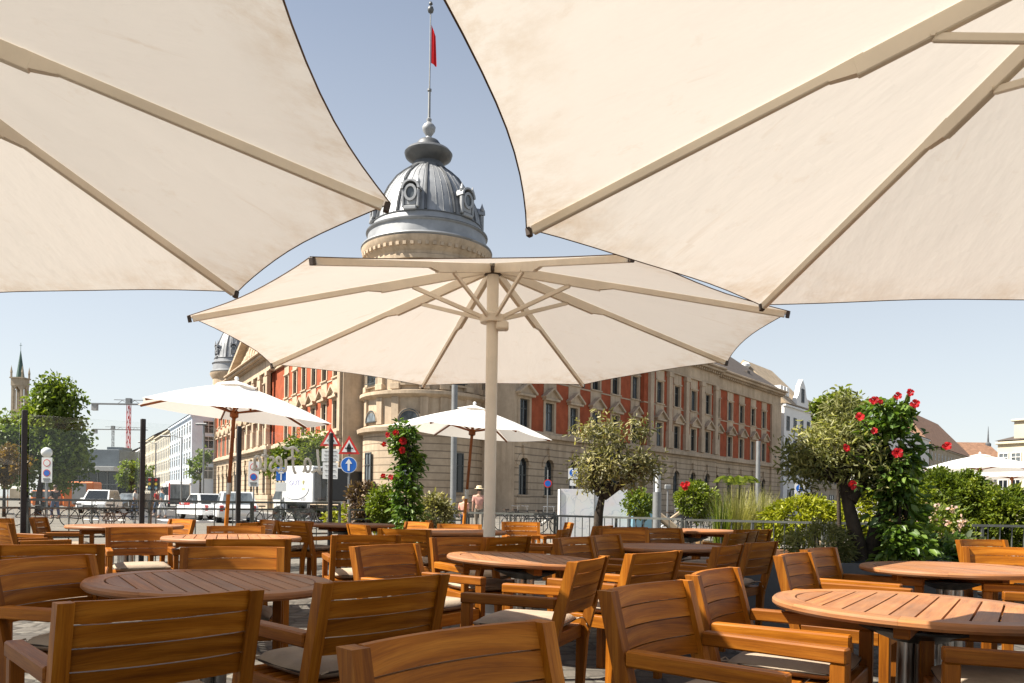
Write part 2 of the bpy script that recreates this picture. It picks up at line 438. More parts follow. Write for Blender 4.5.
# ------------------------------------------------------------------ corner building
def frameM(o, x, y):
    m = Matrix((Vector(x), Vector(y), Vector((0, 0, 1)))).transposed().to_4x4(); m.translation = o; return m
PB = thing('corner_building', 'long sandstone and red brick corner building with a round domed tower', 'building', (-7.2, 63.5, 0))
def win_rect(w, h, arch=False):
    """returns (frame MB, pane MB) in local x-z, front at y=0, recess toward +y; base at z=0"""
    f = MB(); p = MB(); t = .09
    hs = h-(w/2 if arch else 0)
    for s in (-1, 1): f.box((s*(w/2-t/2), .04, hs/2), (t, .08, hs))
    f.box((0, .04, t/2), (w-2*t, .08, t)); f.box((0, .035, hs/2+t/2), (.06, .07, hs-2*t if not arch else hs-t))
    f.box((0, .03, hs*.68), (w-2*t-.002, .075, .08))
    if arch:
        n = 12; vs = []; rr = w/2
        o_ = [(rr*math.cos(PI*k/n), hs+rr*math.sin(PI*k/n)) for k in range(n+1)]
        i_ = [((rr-t)*math.cos(PI*k/n), hs+(rr-t)*math.sin(PI*k/n)) for k in range(n+1)]
        for k in range(n):
            f.prism([o_[k], o_[k+1], i_[k+1], i_[k]], -.08, 0, Matrix.Rotation(PI/2, 4, 'X'))
        p.prism([(-w/2+t, 0), (w/2-t, 0)] + [((rr-t)*math.cos(PI*k/n), hs+(rr-t)*math.sin(PI*k/n)) for k in range(n+1)], -.06, -.055, Matrix.Rotation(PI/2, 4, 'X'))
    else:
        f.box((0, .04, h-t/2), (w-2*t, .08, t))
        p.box((0, .06, h/2), (w-t, .01, h-t))
    return f, p
def make_win(w, h, arch, fm, pm, parent, first_M):
    f, p = win_rect(w, h, arch)
    o = f.build('window', fm, parent); o.matrix_parent_inverse = parent.matrix_basis.inverted(); o.matrix_basis = first_M
    q = p.build('pane', pm, o)
    return o
def copy_win(src, Mx):
    o = src.copy(); COL.objects.link(o); o.parent = src.parent; o.matrix_parent_inverse = src.matrix_parent_inverse; o.matrix_basis = Mx
    for ch in list(src.children):
        c = ch.copy(); COL.objects.link(c); c.parent = o
    return o
WIN = {}
def put_win(key, parent, Mx, *args):
    k = (key, parent.name)
    if k not in WIN: WIN[k] = make_win(*args, parent, Mx); return WIN[k]
    return copy_win(WIN[k], Mx)
def wing(Fm, L, bays, pil, blocks, ris=None):
    """facade: local x along, outward is -y.  bays: window centres; pil: pilaster centres; blocks: (x0,x1) solid stone; ris: proud part"""
    st = MB(Fm); br = MB(Fm); gf = MB(Fm)
    W = .60; S = .86
    def prd(x): return .5 if ris and ris[0] <= x <= ris[1] else 0.0
    # plinth, ledges, frieze, cornice
    segs = [(0, L, 0)] if not ris else [(0, ris[0], 0), (ris[0], ris[1], .5), (ris[1], L, 0)]
    for x0, x1, p in segs:
        xm, w = (x0+x1)/2, x1-x0
        gf.box((xm, .15-p, .8), (w, .7, 1.6), .02)
        st.box((xm, .1-p, 6.57), (w, 1.1, .34), .03); st.box((xm, .18-p, 6.83), (w, .8, .18))
        st.box((xm, .2-p, 15.5), (w, .62, 1.38)); st.box((xm, .12-p, 14.72), (w, .72, .16), .02)
        st.box((xm, -.15-p, 16.33), (w, 1.4, .28), .04); st.box((xm, -.28-p, 16.58), (w, 1.7, .22), .05)
        k = int(w/.55)
        for i in range(k): st.box((x0+(i+.5)*w/k, -.3-p, 16.07), (.24, .5, .22))
    # ground floor wall with arched openings
    edges = [0.0]
    bl = sorted(blocks)
    for xc in bays:
        p = prd(xc); T = Matrix.Translation((0, -p, 0))
        zs, r_ = 4.15, .62
        ring = [(xc+r_*math.cos(PI*k/12), zs+r_*math.sin(PI*k/12)) for k in range(13)]
        hw = 1.15
        poly = [(xc-r_, 6.4), (xc-hw, 6.4), (xc-hw, 1.6), (xc-r_, 1.6)]
        RX = Matrix.Rotation(PI/2, 4, 'X')
        gf.box((xc-(hw+r_)/2, .225-p, 4.0), (hw-r_, .45, 4.8)); gf.box((xc+(hw+r_)/2, .225-p, 4.0), (hw-r_, .45, 4.8))
        gf.prism([(xc+r_, 6.4), (xc-r_, 6.4)] + ring[::-1], -.45, 0, T @ RX)
        for k in range(12):
            a, c_ = ring[k], ring[k+1]
            ro = 1.0
            o1 = (xc+ro*math.cos(PI*k/12), zs+ro*math.sin(PI*k/12)); o2 = (xc+ro*math.cos(PI*(k+1)/12), zs+ro*math.sin(PI*(k+1)/12))
            gf.prism([a, o1, o2, c_], -.1, .09, T @ RX)
        gf.prism([(xc-.16, 4.7), (xc+.16, 4.7), (xc+.25, 5.7), (xc-.25, 5.7)], -.1, .2, T @ RX)
        gf.box((xc, -.06-p, 1.72), (2*r_+.3, .3, .2), .02)
        put_win('arch', PB, Fm @ Matrix.Translation((xc, .22-p, 1.75)), 1.24, 3.02, True, M['frame_dark'], M['pane'])
    # piers between bays (flat) and brick panels
    xs = sorted(bays)
    cuts = [0] + [v for x in xs for v in (x-1.15, x+1.15)] + [L]
    for i in range(0, len(cuts), 2):
        a, c_ = cuts[i], cuts[i+1]
        if c_-a > .02:
            p = prd((a+c_)/2); gf.box(((a+c_)/2, .225-p, 4.0), (c_-a, .45, 4.8))
    cuts = [0] + [v for x in xs for v in (x-S, x+S)] + [L]
    for i in range(0, len(cuts), 2):
        a, c_ = cuts[i], cuts[i+1]
        if c_-a > .02:
            p = prd((a+c_)/2); br.box(((a+c_)/2, .23-p, 10.78), (c_-a, .4, 7.72)); st.box(((a+c_)/2, .2-p, 11.12), (c_-a, .44, .12))
    for xc in bays:
        p = prd(xc)
        for s in (-1, 1): st.box((xc+s*(W+S)/2, .2-p, 10.78), (S-W, .46, 7.72))
        st.box((xc, .2-p, 6.98), (2*W, .46, .12))
        st.box((xc, .2-p, 10.28), (2*W, .46, 1.86)); st.box((xc, .2-p, 14.04), (2*W, .46, 1.18))
        st.box((xc, -.12-p, 9.62), (2.0, .5, .18), .02); st.box((xc, -.02-p, 11.25), (1.8, .24, .12)); st.box((xc, -.02-p, 13.62), (1.85, .22, .16), .02)
        RX = Matrix.Rotation(PI/2, 4, 'X')
        st.prism([(xc-1.1, 9.74), (xc+1.1, 9.74), (xc, 10.5)], .03, .2, Matrix.Translation((0, -p, 0)) @ RX)
        for s in (-1, 1):
            st.beam((xc+s*1.15, -.22-p, 9.76), (xc, -.22-p, 10.56), .5, .16)
        st.box((xc, -.09-p, 10.0), (.3, .12, .34), .03)
        put_win('low', PB, Fm @ Matrix.Translation((xc, .2-p, 7.04)), 1.2, 2.31, False, M['frame_dark'], M['pane'])
        put_win('up', PB, Fm @ Matrix.Translation((xc, .2-p, 11.21)), 1.2, 2.24, False, M['frame_dark'], M['pane'])
    for xc in pil:
        p = prd(xc)
        st.box((xc, -.12-p, 10.8), (.72, .36, 7.5), .02); st.box((xc, -.15-p, 7.8), (.95, .44, 1.7), .02); st.box((xc, -.15-p, 14.4), (.95, .46, .5), .03)
    for x0, x1 in blocks: st.box(((x0+x1)/2, .1, 10.78), (x1-x0, .64, 7.74)); gf.box(((x0+x1)/2, .06, 3.99), (x1-x0, .56, 4.82))
    # body behind the facade
    st.box((L/2, 6.3, 8.2), (L, 11.6, 16.3))
    return gf, st, br
# right wing
bR = [1.02, 4.4, 7.94, 11.38, 14.75, 18.4, 22.4, 26.2, 30.1, 33.7, 37.3, 41.0, 44.5, 48.2, 51.9]
FR = frameM(A_R, dR, -nR)
gf, st, br = wing(FR, 57.6, bR, [20.4, 24.3, 28.15, 31.9, 35.5], [(54.2, 57.6)], (19.4, 36.3))
roofR = MB(FR)
def roof_prism(b, x0, x1, d, z0, z1, ov=.4, hip=5.0):
    vs = [(x0, -ov, z0), (x1, -ov, z0), (x1, d, z0), (x0, d, z0), (x0+hip, d/2, z1), (x1-hip, d/2, z1)]
    b.add(vs, [(0, 1, 5, 4), (1, 2, 5), (2, 3, 4, 5), (3, 0, 4), (3, 2, 1, 0)])
roof_prism(roofR, -.5, 57.6, 12, 16.72, 21.7, .5, 2.5)
for k in range(6): roofR.box((6+k*9, 2.2, 18.35), (.9, .9, .9), .03)
roofR.box((14, 7.2, 21.0), (.8, .8, 1.6)); roofR.box((41, 7.2, 21.0), (.8, .8, 1.6))
gf.build('ground_floor_wall', M['sandstone'], PB, world=True); st.build('stone_wall', M['sandstone_plain'], PB, world=True); br.build('brick_wall', M['brick'], PB, world=True)
roofR.build('roof', M['slate'], PB, world=True)
# left wing (local x runs from the far end to the corner)
LL = 62.0
tl = [1.75, 5.0, 8.25, 11.5, 14.7, 17.9, 25.2, 28.4, 31.6, 34.8, 38.0, 41.2, 46.2, 49.4, 52.6, 55.8]
bL = sorted(LL-t for t in tl)
FL = frameM(A_L+dL*LL, -dL, -nL)
gf, st, br = wing(FL, LL, bL, [LL-t for t in (23.4, 26.8, 30.0, 33.2, 36.4, 39.6, 43)], [(0, 3.5), (LL-.7, LL)], (LL-43.6, LL-22.4))
g0, g1 = LL-43.9, LL-22.1; gm = (g0+g1)/2
RX = Matrix.Rotation(PI/2, 4, 'X')
st.prism([(g0+.6, 16.7), (g1-.6, 16.7), (gm, 20.0)], -.6, .3, RX)
for s, x in ((-1, g0), (1, g1)): st.beam((x, -.5, 16.85), (gm, -.5, 20.55), 1.3, .42)
for k in range(9):                                             # carved relief in the gable
    x = gm-5+k*1.25; h = 2.3*(1-abs(k-4)/6); st.lathe([(0, 0), (.38, .1), (.45, h*.4), (.3, h*.75), (0, h)], 8, (x, -.42, 16.8))
st.lathe([(.0, 0), (.5, 0), (.35, .6), (.6, 1.1), (.3, 1.9), (0, 2.1)], 10, (gm, -.4, 20.4))
gf.build('ground_floor_wall', M['sandstone'], PB, world=True); st.build('stone_wall', M['sandstone_plain'], PB, world=True); br.build('brick_wall', M['brick'], PB, world=True)
roofL = MB(FL); roof_prism(roofL, 0, LL, 12, 16.72, 20.4, .5, 2.5); roofL.build('roof', M['slate'], PB, world=True)
# end walls between the wings and the tower
ew = MB()
eL0 = A_L+Vector((.0, .12, 0)); eL1 = A_L-nL*3.4+Vector((0, .12, 0))
for (p, q) in ((A_L - nL*.02 + dL*.05, A_L-nL*4.2+dL*.05), (A_R - nR*.02 - dR*.05, A_R-nR*4.2-dR*.05)):
    ew.beam((p.x, p.y, 8.3), (q.x, q.y, 8.3), .5, 16.5)
ew.build('return_wall', M['sandstone_plain'], PB, world=True)
gt = MB(); p = A_L-nL*.35-dL*.24; q = A_L-nL*3.0-dL*.24
gt.beam((p.x, p.y, 1.75), (q.x, q.y, 1.75), .12, 3.5, b=.02); gt.build('gateway', M['black_metal'], PB, world=True)  # solid black panel stands in for the darkness of an open passage

# ------------- tower
TC = Vector((-7.2, 63.5, 0)); AC = math.atan2(-63.5, 7.2)
tw = MB(Matrix.Translation(TC))
tw.lathe([(5.15, 0), (5.15, 1.5), (4.9, 1.6), (4.9, 6.3), (5.0, 6.35)], 64)
tw.build('tower_base', M['sandstone'], PB, smooth=30, world=True)
tw = MB(Matrix.Translation(TC))
tw.lathe([(4.95, 6.35), (5.35, 6.45), (5.4, 6.75), (4.9, 6.95), (4.72, 7.0), (4.72, 9.0), (4.95, 9.1), (5.2, 9.25), (5.2, 9.5), (4.75, 9.6), (4.62, 9.6), (4.62, 14.9),
          (4.95, 15.0), (4.95, 15.6), (5.3, 16.2), (5.35, 16.6), (4.75, 16.8), (4.7, 19.4), (4.85, 19.5), (4.85, 19.8), (4.7, 19.9), (4.7, 20.1), (4.95, 20.4), (5.2, 20.9), (5.25, 21.15), (4.9, 21.2), (0.2, 21.25)], 72)
for k in range(8):
    th = AC+R(-14+45*k)
    for s in (-1, 1):
        for (z0, z1, rr, w) in ((9.6, 14.95, 4.72, .62), (7.0, 9.05, 4.74, .62), (16.8, 19.45, 4.75, .5)):
            a = th+s*R(13.5)+R(0); Mx = Matrix.Rotation(a, 4, 'Z')
            tw.box((rr, 0, (z0+z1)/2), (.3, w, z1-z0), .02, Mx)
        Mx = Matrix.Rotation(th+s*R(13.5), 4, 'Z')
        tw.box((4.78, 0, 14.55), (.42, .8, .5), .03, Mx); tw.box((4.78, 0, 9.85), (.42, .78, .45), .02, Mx)
    Mx = Matrix.Rotation(th, 4, 'Z')
    tw.box((4.7, 0, 10.0), (.34, 1.7, .16), 0, Mx); tw.box((4.75, 0, 13.5), (.42, 1.9, .2), .02, Mx)
    for s in (-1, 1): tw.box((4.68, s*.78, 11.75), (.3, .2, 3.4), 0, Mx)
    # arch trim of the mezzanine lunettes and drum niches
    for zc, ro, ri in ((7.25, .95, .75), (18.3, 1.1, .9)):
        n = 12
        for j in range(n):
            a0, a1 = PI*j/n, PI*(j+1)/n
            Q = Mx @ Matrix(((0, 0, 1, 4.55), (1, 0, 0, 0), (0, 1, 0, zc), (0, 0, 0, 1)))
            tw.prism([(ri*math.cos(a0), ri*math.sin(a0)), (ro*math.cos(a0), ro*math.sin(a0)), (ro*math.cos(a1), ro*math.sin(a1)), (ri*math.cos(a1), ri*math.sin(a1))], 0, .3, Q)
for k in range(56): tw.box((4.95, 0, 20.55), (.4, .26, .26), 0, Matrix.Rotation(2*PI*k/56, 4, 'Z'))
for k in range(16): tw.box((4.78, 0, 19.0), (.2, 1.0, .75), .03, Matrix.Rotation(AC+R(-14)+2*PI*(k+.5)/16, 4, 'Z'))
tw.build('tower_wall', M['sandstone_plain'], PB, smooth=30, world=True)
for k in range(-3, 4):
    th = AC+R(-14+45*k)
    # local x across, local -y outward
    Q = Matrix.Translation(TC) @ Matrix.Rotation(th+PI/2, 4, 'Z') @ Matrix.Translation((0, -4.80, 10.1))
    put_win('tower', PB, Q, 1.3, 3.25, False, M['frame_dark'], M['pane'])
    Q = Matrix.Translation(TC) @ Matrix.Rotation(th+PI/2, 4, 'Z') @ Matrix.Translation((0, -4.88, 7.2))
    put_win('lunette', PB, Q, 1.7, .95, True, M['frame_dark'], M['pane'])
    Q = Matrix.Translation(TC) @ Matrix.Rotation(th+PI/2, 4, 'Z') @ Matrix.Translation((0, -5.05, 1.9))
    put_win('base', PB, Q, 1.0, 3.0, False, M['frame_dark'], M['pane'])
    if abs(k) < 3:
        Q = Matrix.Translation(TC) @ Matrix.Rotation(th+PI/2, 4, 'Z') @ Matrix.Translation((0, -4.86, 16.9))
        put_win('drum', PB, Q, 1.8, 2.3, True, M['frame_dark'], M['pane'])
rl = MB(Matrix.Translation(TC))
for k in range(-2, 3):
    Mx = Matrix.Rotation(AC+R(-14+45*k), 4, 'Z')
    for z in (10.2, 10.9): rl.box((5.0, 0, z), (.05, 1.5, .06), 0, Mx)
    for j in range(9): rl.box((5.0, -.7+j*.175, 10.55), (.035, .035, .66), 0, Mx)
rl.build('balcony_rail', M['frame_dark'], PB, world=True)
# dome
DOME = [(4.55, 22.9), (4.36, 24.3), (4.22, 25.0), (3.95, 25.9), (3.45, 26.9), (2.75, 27.9), (2.1, 28.5), (1.45, 29.0)]
def dome_r(z):
    for (r0, z0), (r1, z1) in zip(DOME, DOME[1:]):
        if z0 <= z <= z1: return r0+(r1-r0)*(z-z0)/(z1-z0)
    return DOME[-1][0]
def make_dome(parent, C, k, ndorm, a0, seams=48, ribs=12):
    T = Matrix.Translation(C)
    d = MB(T)
    base = [(5.15, 22.16), (5.3, 22.3), (5.25, 22.42), (4.85, 22.5), (4.75, 23.4), (4.9, 23.5), (4.9, 23.62), (4.5, 23.7)]
    d.lathe([(r_*k, z) for r_, z in base] + [(r_*k, z) for r_, z in [(4.42, 24.2)]+DOME[1:]], 64)
    for j in range(seams):
        a = 2*PI*j/seams
        d.tube([((r_*k+.02)*math.cos(a), (r_*k+.02)*math.sin(a), z) for r_, z in DOME[1:]], .016, 4, tone=.25)
    dm = d.build('dome', M['zinc'], parent, smooth=40, world=True)
    g_ = MB(T)
    for rr_, zz_ in ((5.2, 22.3), (4.85, 23.56), (4.42, 24.22)): g_.lathe([(rr_*k, zz_-.06), (rr_*k+.06, zz_-.03), (rr_*k+.06, zz_+.03), (rr_*k, zz_+.06)], 64)
    g_.build('gutter', M['zinc_dark'], dm, smooth=40)
    rb = MB(T)
    for j in range(ribs):
        a = a0+2*PI*(j+.5)/ribs
        rb.tube([((r_*k+.03)*math.cos(a), (r_*k+.03)*math.sin(a), z) for r_, z in DOME[1:]], .11*k, 6)
    rb.build('dome_rib', M['zinc_dark'], dm)
    for j in range(ndorm):
        Mx = Matrix.Rotation(a0+2*PI*j/ndorm, 4, 'Z'); dr = MB(T @ Mx)
        rr = dome_r(24.6)*k
        s = k*.66
        dr.box((rr-.35*s, 0, 25.2), (1.3*s, 1.5*s, 2.0*s), .08)
        for q in (-1, 1): dr.box((rr+.18*s, q*.88*s, 25.1), (.5*s, .32*s, 2.1*s), .06); dr.lathe([(.22*s, 0), (.28*s, .2), (.1*s, .5), (0, .7)], 8, (rr+.2*s, q*.88*s, 26.1))
        Q = Matrix(((0, 0, 1, 0), (1, 0, 0, 0), (0, 1, 0, 25.5), (0, 0, 0, 1)))
        n = 16
        for i in range(n):
            t0, t1 = 2*PI*i/n, 2*PI*(i+1)/n
            dr.prism([(.5*s*math.cos(t0), .68*s*math.sin(t0)), (.78*s*math.cos(t0), .98*s*math.sin(t0)), (.78*s*math.cos(t1), .98*s*math.sin(t1)), (.5*s*math.cos(t1), .68*s*math.sin(t1))], rr+.2*s, rr+.48*s, Q)
        for i in range(8):
            t0, t1 = PI*i/8, PI*(i+1)/8
            dr.prism([(.85*s*math.cos(t0), .3+.85*s*math.sin(t0)), (1.12*s*math.cos(t0), .3+1.05*s*math.sin(t0)), (1.12*s*math.cos(t1), .3+1.05*s*math.sin(t1)), (.85*s*math.cos(t1), .3+.85*s*math.sin(t1))], rr-.9*s, rr+.55*s, Q)
        dr.box((rr+.25*s, 0, 24.35), (.6*s, 1.5*s, .3), .06)
        do = dr.build('dormer', M['zinc'], dm)
        pn = MB(T @ Mx); pn.prism([(.52*s*math.cos(2*PI*i/16), .7*s*math.sin(2*PI*i/16)) for i in range(16)], rr+.305*s, rr+.33*s, Q); pn.build('dormer_pane', M['pane'], dm)
    return dm
make_dome(PB, TC+Vector((0, 0, -1.0)), 1.0, 6, AC+R(-17))
ln = MB(Matrix.Translation(TC+Vector((0, 0, -1.0))))
ln.lathe([(1.5, 28.95), (1.5, 29.15), (1.25, 29.25), (1.2, 29.55), (1.55, 29.85), (1.85, 30.05), (1.95, 30.35), (1.75, 30.6), (1.1, 30.85), (.95, 31.2), (.8, 31.4), (.35, 31.6)], 40)
ln.build('lantern_cap', M['zinc_dark'], PB, smooth=40, world=True)
fp = thing('flagpole', 'tall pole with ball finials and a red flag on top of the dome', 'flagpole', tuple(TC+Vector((0, 0, 30.5))))
b = MB(); b.lathe([(.3, 0), (.32, .15), (.2, .3), (.5, .75), (.55, 1.05), (.4, 1.25), (.18, 1.45), (.22, 1.7), (.12, 1.8)], 20); b.build('base_urn', M['zinc'], fp, smooth=50)
b = MB(); b.tube([(0, 0, 1.7), (0, 0, 4.1), (0, 0, 4.1), (0, 0, 10.6)], [.11, .10, .06, .045], 10); b.lathe([(.0, 3.95), (.17, 4.0), (.17, 4.15), (0, 4.2)], 12); b.build('pole', M['galv'], fp, smooth=50)
b = MB(); b.lathe([(0, 10.3), (.2, 10.4), (.26, 10.6), (.2, 10.8), (.05, 10.9), (.05, 11.0), (.16, 11.05), (.12, 11.2), (0, 11.3)], 14); b.build('finial', M['zinc_dark'], fp, smooth=50)
def fold_sheet(name, mat, parent, W, H, fold):
    b = MB(); nx, nz = 14, 12; vs = []
    for i in range(nx+1):
        for j in range(nz+1):
            u, v = i/nx, j/nz
            x = u*W*(.30+.12*v); y = fold*math.sin(u*9+v*1.2)*u
            vs.append((x, y, -v*H*(1-.12*u)-u*.9*(1-v*.2)))
    fs = [(i*(nz+1)+j, (i+1)*(nz+1)+j, (i+1)*(nz+1)+j+1, i*(nz+1)+j+1) for i in range(nx) for j in range(nz)]
    b.add(vs, fs); return b.build(name, mat, parent, smooth=60)
M['flag'] = fabric('red_flag_cloth', (.55, .03, .035), .3, (.4, .02, .02))
fl = fold_sheet('flag', M['flag'], fp, 1.15, 3.1, .14); fl.location = (.08, 0, 9.4)
# far dome at the other end of the left wing
TD = A_L+dL*60.0-nL*2.6
b = MB(Matrix.Translation(TD)); b.lathe([(2.9, 16.4), (2.9, 18.6), (3.3, 19.2), (3.35, 19.5), (2.9, 19.6), (0, 19.6)], 32)
b.build('far_turret', M['sandstone_plain'], PB, smooth=30, world=True)
make_dome(PB, TD+Vector((0, 0, -2.6)), .62, 6, AC+.2, 24, 8)

# ------------------------------------------------------------------ generic street blocks
def block(name, label, o, d, n, L, D, H, wallm, rows, ncol, z0=4.2, winm='frame_white', roofm='slate', rh=3.2, ends=True, shops=True, ww=1.0, wh=1.7, hip=1.0, endcols=3):
    """front face starts at o, runs along d for L, outward normal n, depth D behind"""
    t = thing(name, label, 'building', tuple(o))
    left = d.x*(-n.y)-d.y*(-n.x) < 0           # keep a right-handed local frame
    F = frameM(o, d, -n) if not left else frameM(o+d*L, -d, -n)
    w = MB(F)
    w.box((L/2, D/2, H/2), (L, D, H))
    w.box((L/2, -.05, H-.25), (L+.3, .5, .3), .05); w.box((L/2, -.04, z0-.3), (L+.06, .3, .22), .03)
    w.build('wall', wallm, t, world=True)
    r_ = MB(F); roof_prism(r_, -.2, L+.2, D, H+.02, H+rh, .35, hip)
    r_.build('roof', M[roofm], t, world=True)
    sp = L/ncol; hs = (H-z0-.8)/rows
    def wput(Mx): put_win('w%.2f%.2f' % (ww, wh), t, Mx, ww, wh, False, M[winm], M['pane'])
    for i in range(ncol):
        for r0 in range(rows):
            wput(F @ Matrix.Translation((sp*(i+.5), -.085, z0+.35+r0*hs)))
    if shops:
        for i in range(max(2, int(L/4))):
            k = max(2, int(L/4)); wput(F @ Matrix.Translation(((i+.5)*L/k, -.086, .9)) @ Matrix.Diagonal((2.4/ww, 1, 1.35, 1)))
    if ends:                                    # gable-end windows toward the viewer
        near = 0 if not left else L
        for i in range(endcols):
            for r0 in range(rows):
                Q = Matrix.Translation((near + (-.085 if not left else .085), D*(i+.5)/endcols, z0+.35+r0*hs)) @ Matrix.Rotation(-PI/2 if not left else PI/2, 4, 'Z')
                wput(F @ Q)
    return t
M['lightblue'] = pbr('pale_blue_render', (.60, .68, .78), .85, .06, .5, spec=.15)
M['cream'] = pbr('cream_render', (.56, .49, .36), .85, .1, .5, spec=.15)
M['beige'] = pbr('beige_render', (.50, .45, .36), .85, .1, .5, spec=.15)
M['ochre'] = pbr('ochre_render', (.52, .36, .16), .85, .1, .5, spec=.15)
M['offwhite'] = pbr('off_white_render', (.66, .65, .63), .85, .06, .5, spec=.15)
M['white_render'] = pbr('white_render', (.72, .72, .71), .85, .05, .5, spec=.15)
M['grey_stone'] = pbr('grey_tan_stone', (.36, .30, .22), .85, .2, .7, spec=.15)
M['tile'] = pbr('clay_roof_tile', (.21, .115, .07), .85, .3, 1.2, bmp=.3)
M['tan_roof'] = pbr('tan_tile_roof', (.34, .265, .18), .85, .2, 1.2, bmp=.3)
P0 = Vector((-46.0, 112.0, 0))
def row(t): return P0+dL*t
block('townhouse', 'pale blue rendered town house at the street corner beyond the orange brick wing', row(0), dL, nL, 26, 9, 13.2, M['lightblue'], 4, 9, 3.6, 'frame_white', 'slate', 2.6, True, True, 1.5, 1.8, 1.0, 2)
block('townhouse', 'beige stuccoed town house with dormered mansard next to the pale blue house', row(26.3), dL, nL, 24, 12, 13.0, M['beige'], 4, 9, 3.6, 'frame_white', 'slate', 4.0, False)
block('townhouse', 'cream town house third along the left street row', row(50.6), dL, nL, 30, 12, 13.6, M['cream'], 4, 10, 3.6, 'frame_white', 'slate', 3.6, False)
block('townhouse', 'off white town house between the cream and ochre ones on the left street', row(81), dL, nL, 32, 12, 12.6, M['offwhite'], 4, 10, 3.6, 'frame_white', 'slate', 3.4, False)
block('townhouse', 'ochre town house at the far end of the left street row', row(113.4), dL, nL, 40, 12, 13.4, M['ochre'], 4, 12, 3.6, 'frame_white', 'slate', 3.4, False)
block('townhouse', 'white town house with stepped gable next to the brown roofed sandstone wing', A_R+dR*59.4, dR, nR, 11.5, 12, 15.4, M['white_render'], 3, 4, 5.0, 'frame_dark', 'tan_roof', 6.6, True, True, 1.1, 2.0, .3, 3)
wt = [o for o in COL.objects if o.name.startswith('townhouse') and o.parent is None][-1]
FW = frameM(A_R+dR*59.4, dR, -nR)
b = MB(FW)
b.prism([(4.6, 15.4), (9.6, 15.4), (9.6, 16.6), (8.8, 17.2), (8.2, 18.6), (7.1, 19.6), (6.0, 18.6), (5.4, 17.2), (4.6, 16.6)], -.5, .12, Matrix.Rotation(PI/2, 4, 'X'))
b.build('stepped_gable', M['white_render'], wt, world=True, smooth=30)
for k in range(3):
    b = MB(FW); b.box((1.1+k*1.25, 1.5, 17.4), (.9, 1.5, 1.3), .04); b.build('roof_dormer', M['white_render'], wt, world=True)
b = MB(FW)
b.lathe([(.4, 0), (.4, .7), (.62, .9), (.65, 1.2), (.35, 1.5), (0, 1.6)], 16, (-.2, 5.5, 20.0))
b.build('chimney', M['white_render'], wt, world=True, smooth=30)
put_win('w1.102.00', wt, FW @ Matrix.Translation((7.1, -.21, 16.2)), 1.1, 2.0, False, M['frame_dark'], M['pane'])
block('townhouse', 'tan stone town house half hidden behind the tall olive tree', A_R+dR*71.3, dR, nR, 16, 12, 16.5, M['grey_stone'], 4, 6, 4.5, 'frame_dark', 'slate', 3.0, False)
# right hand distance
def facing(px0, px1, Y0, Y1, py=500):
    p, q = at(px0, py, Y0), at(px1, py, Y1); p.z = q.z = 0
    d = (q-p); L = d.length; d.normalize(); n = Vector((d.y, -d.x, 0)); return p, d, n, L
block('townhouse', 'white town house behind the red flowering climber', A_R+dR*112, dR, nR, 45, 12, 17.5, M['offwhite'], 4, 4, 4, 'frame_white', 'slate', 3, False)
block('townhouse', 'weathered stone town house with a steep red tiled hipped roof', A_R+dR*158, dR, nR, 61, 16, 16.5, M['grey_stone'], 4, 14, 4, 'frame_white', 'tile', 10.0, True, hip=6)
p, d, n, L = facing(966, 1004, 245, 245); block('townhouse', 'long low house with a brown tiled roof and thin spire, far right', p, d, n, L, 16, 17.0, M['cream'], 4, 6, 3, 'frame_white', 'tile', 6.0, False, hip=1)
lt = [o for o in COL.objects if o.name.startswith('townhouse') and o.parent is None][-1]
b = MB(); c_ = at(988, 445, 252); b.tube([c_, c_+Vector((0, 0, 6.0))], [.4, .05], 6); b.lathe([(.9, -1.5), (.9, .4), (0, 1.2)], 8, tuple(c_)); b.build('ridge_spire', M['zinc_dark'], lt, world=True)
p, d, n, L = facing(997, 1062, 90, 84); block('townhouse', 'ornate pale sandstone mansion with a stepped attic at the right edge', p, d, n, L, 12, 9.1, M['cream'], 2, 5, 3.2, 'frame_white', 'slate', 1.4, False, True, 1.1, 1.6)
mt = [o for o in COL.objects if o.name.startswith('townhouse') and o.parent is None][-1]
F = frameM(p+Vector((0, 0, 1.15)), d, -n); b = MB(F)
b.box((L/2+.6, 3, 9.1), (L-1.2, 4, 2.2), .05); b.box((L/2+.6, 3, 10.3), (L-.8, 4.6, .25), .05); b.box((L/2+1.4, 3.2, 11.3), (L-3, 3.4, 1.8), .05); b.lathe([(1.4, 12.2), (1.5, 12.5), (1.1, 13.4), (.4, 14.2), (.3, 14.8), (0, 15.1)], 16, (3.8, 3.2, 0))
b.build('attic', M['cream'], mt, world=True)
# modern building on the left
p, d, n, L = facing(36, 117, 150, 150)
mb = thing('modern_building', 'low modern building of grey glazing under a pale concrete band', 'building', tuple(p)); F = frameM(p, d, -n)
b = MB(F); b.box((L/2, 5.6, 8.6), (L, 10, 3.4), .05); b.box((L*.83, 6, 10.6), (3, 4, .8)); b.build('upper_storey', M['cladding'], mb, world=True)
b = MB(F); b.box((L/2, 4.6, 6.5), (L+.6, 13, .9), .05); b.box((L/2, 6, .3), (L, 12, .6)); b.build('concrete_band', M['concrete'], mb, world=True)
b = MB(F); b.box((L/2, 5.6, 3.3), (L-.4, 9.9, 5.4)); b.build('glazing', M['dark_glass'], mb, world=True)
b = MB(F)
for k in range(9): b.box((.3+k*(L-.6)/8, .55, 3.3), (.12, .16, 5.4))
b.box((L/2, .5, 3.6), (L, .12, .12)); b.build('mullion', M['galv'], mb, world=True)
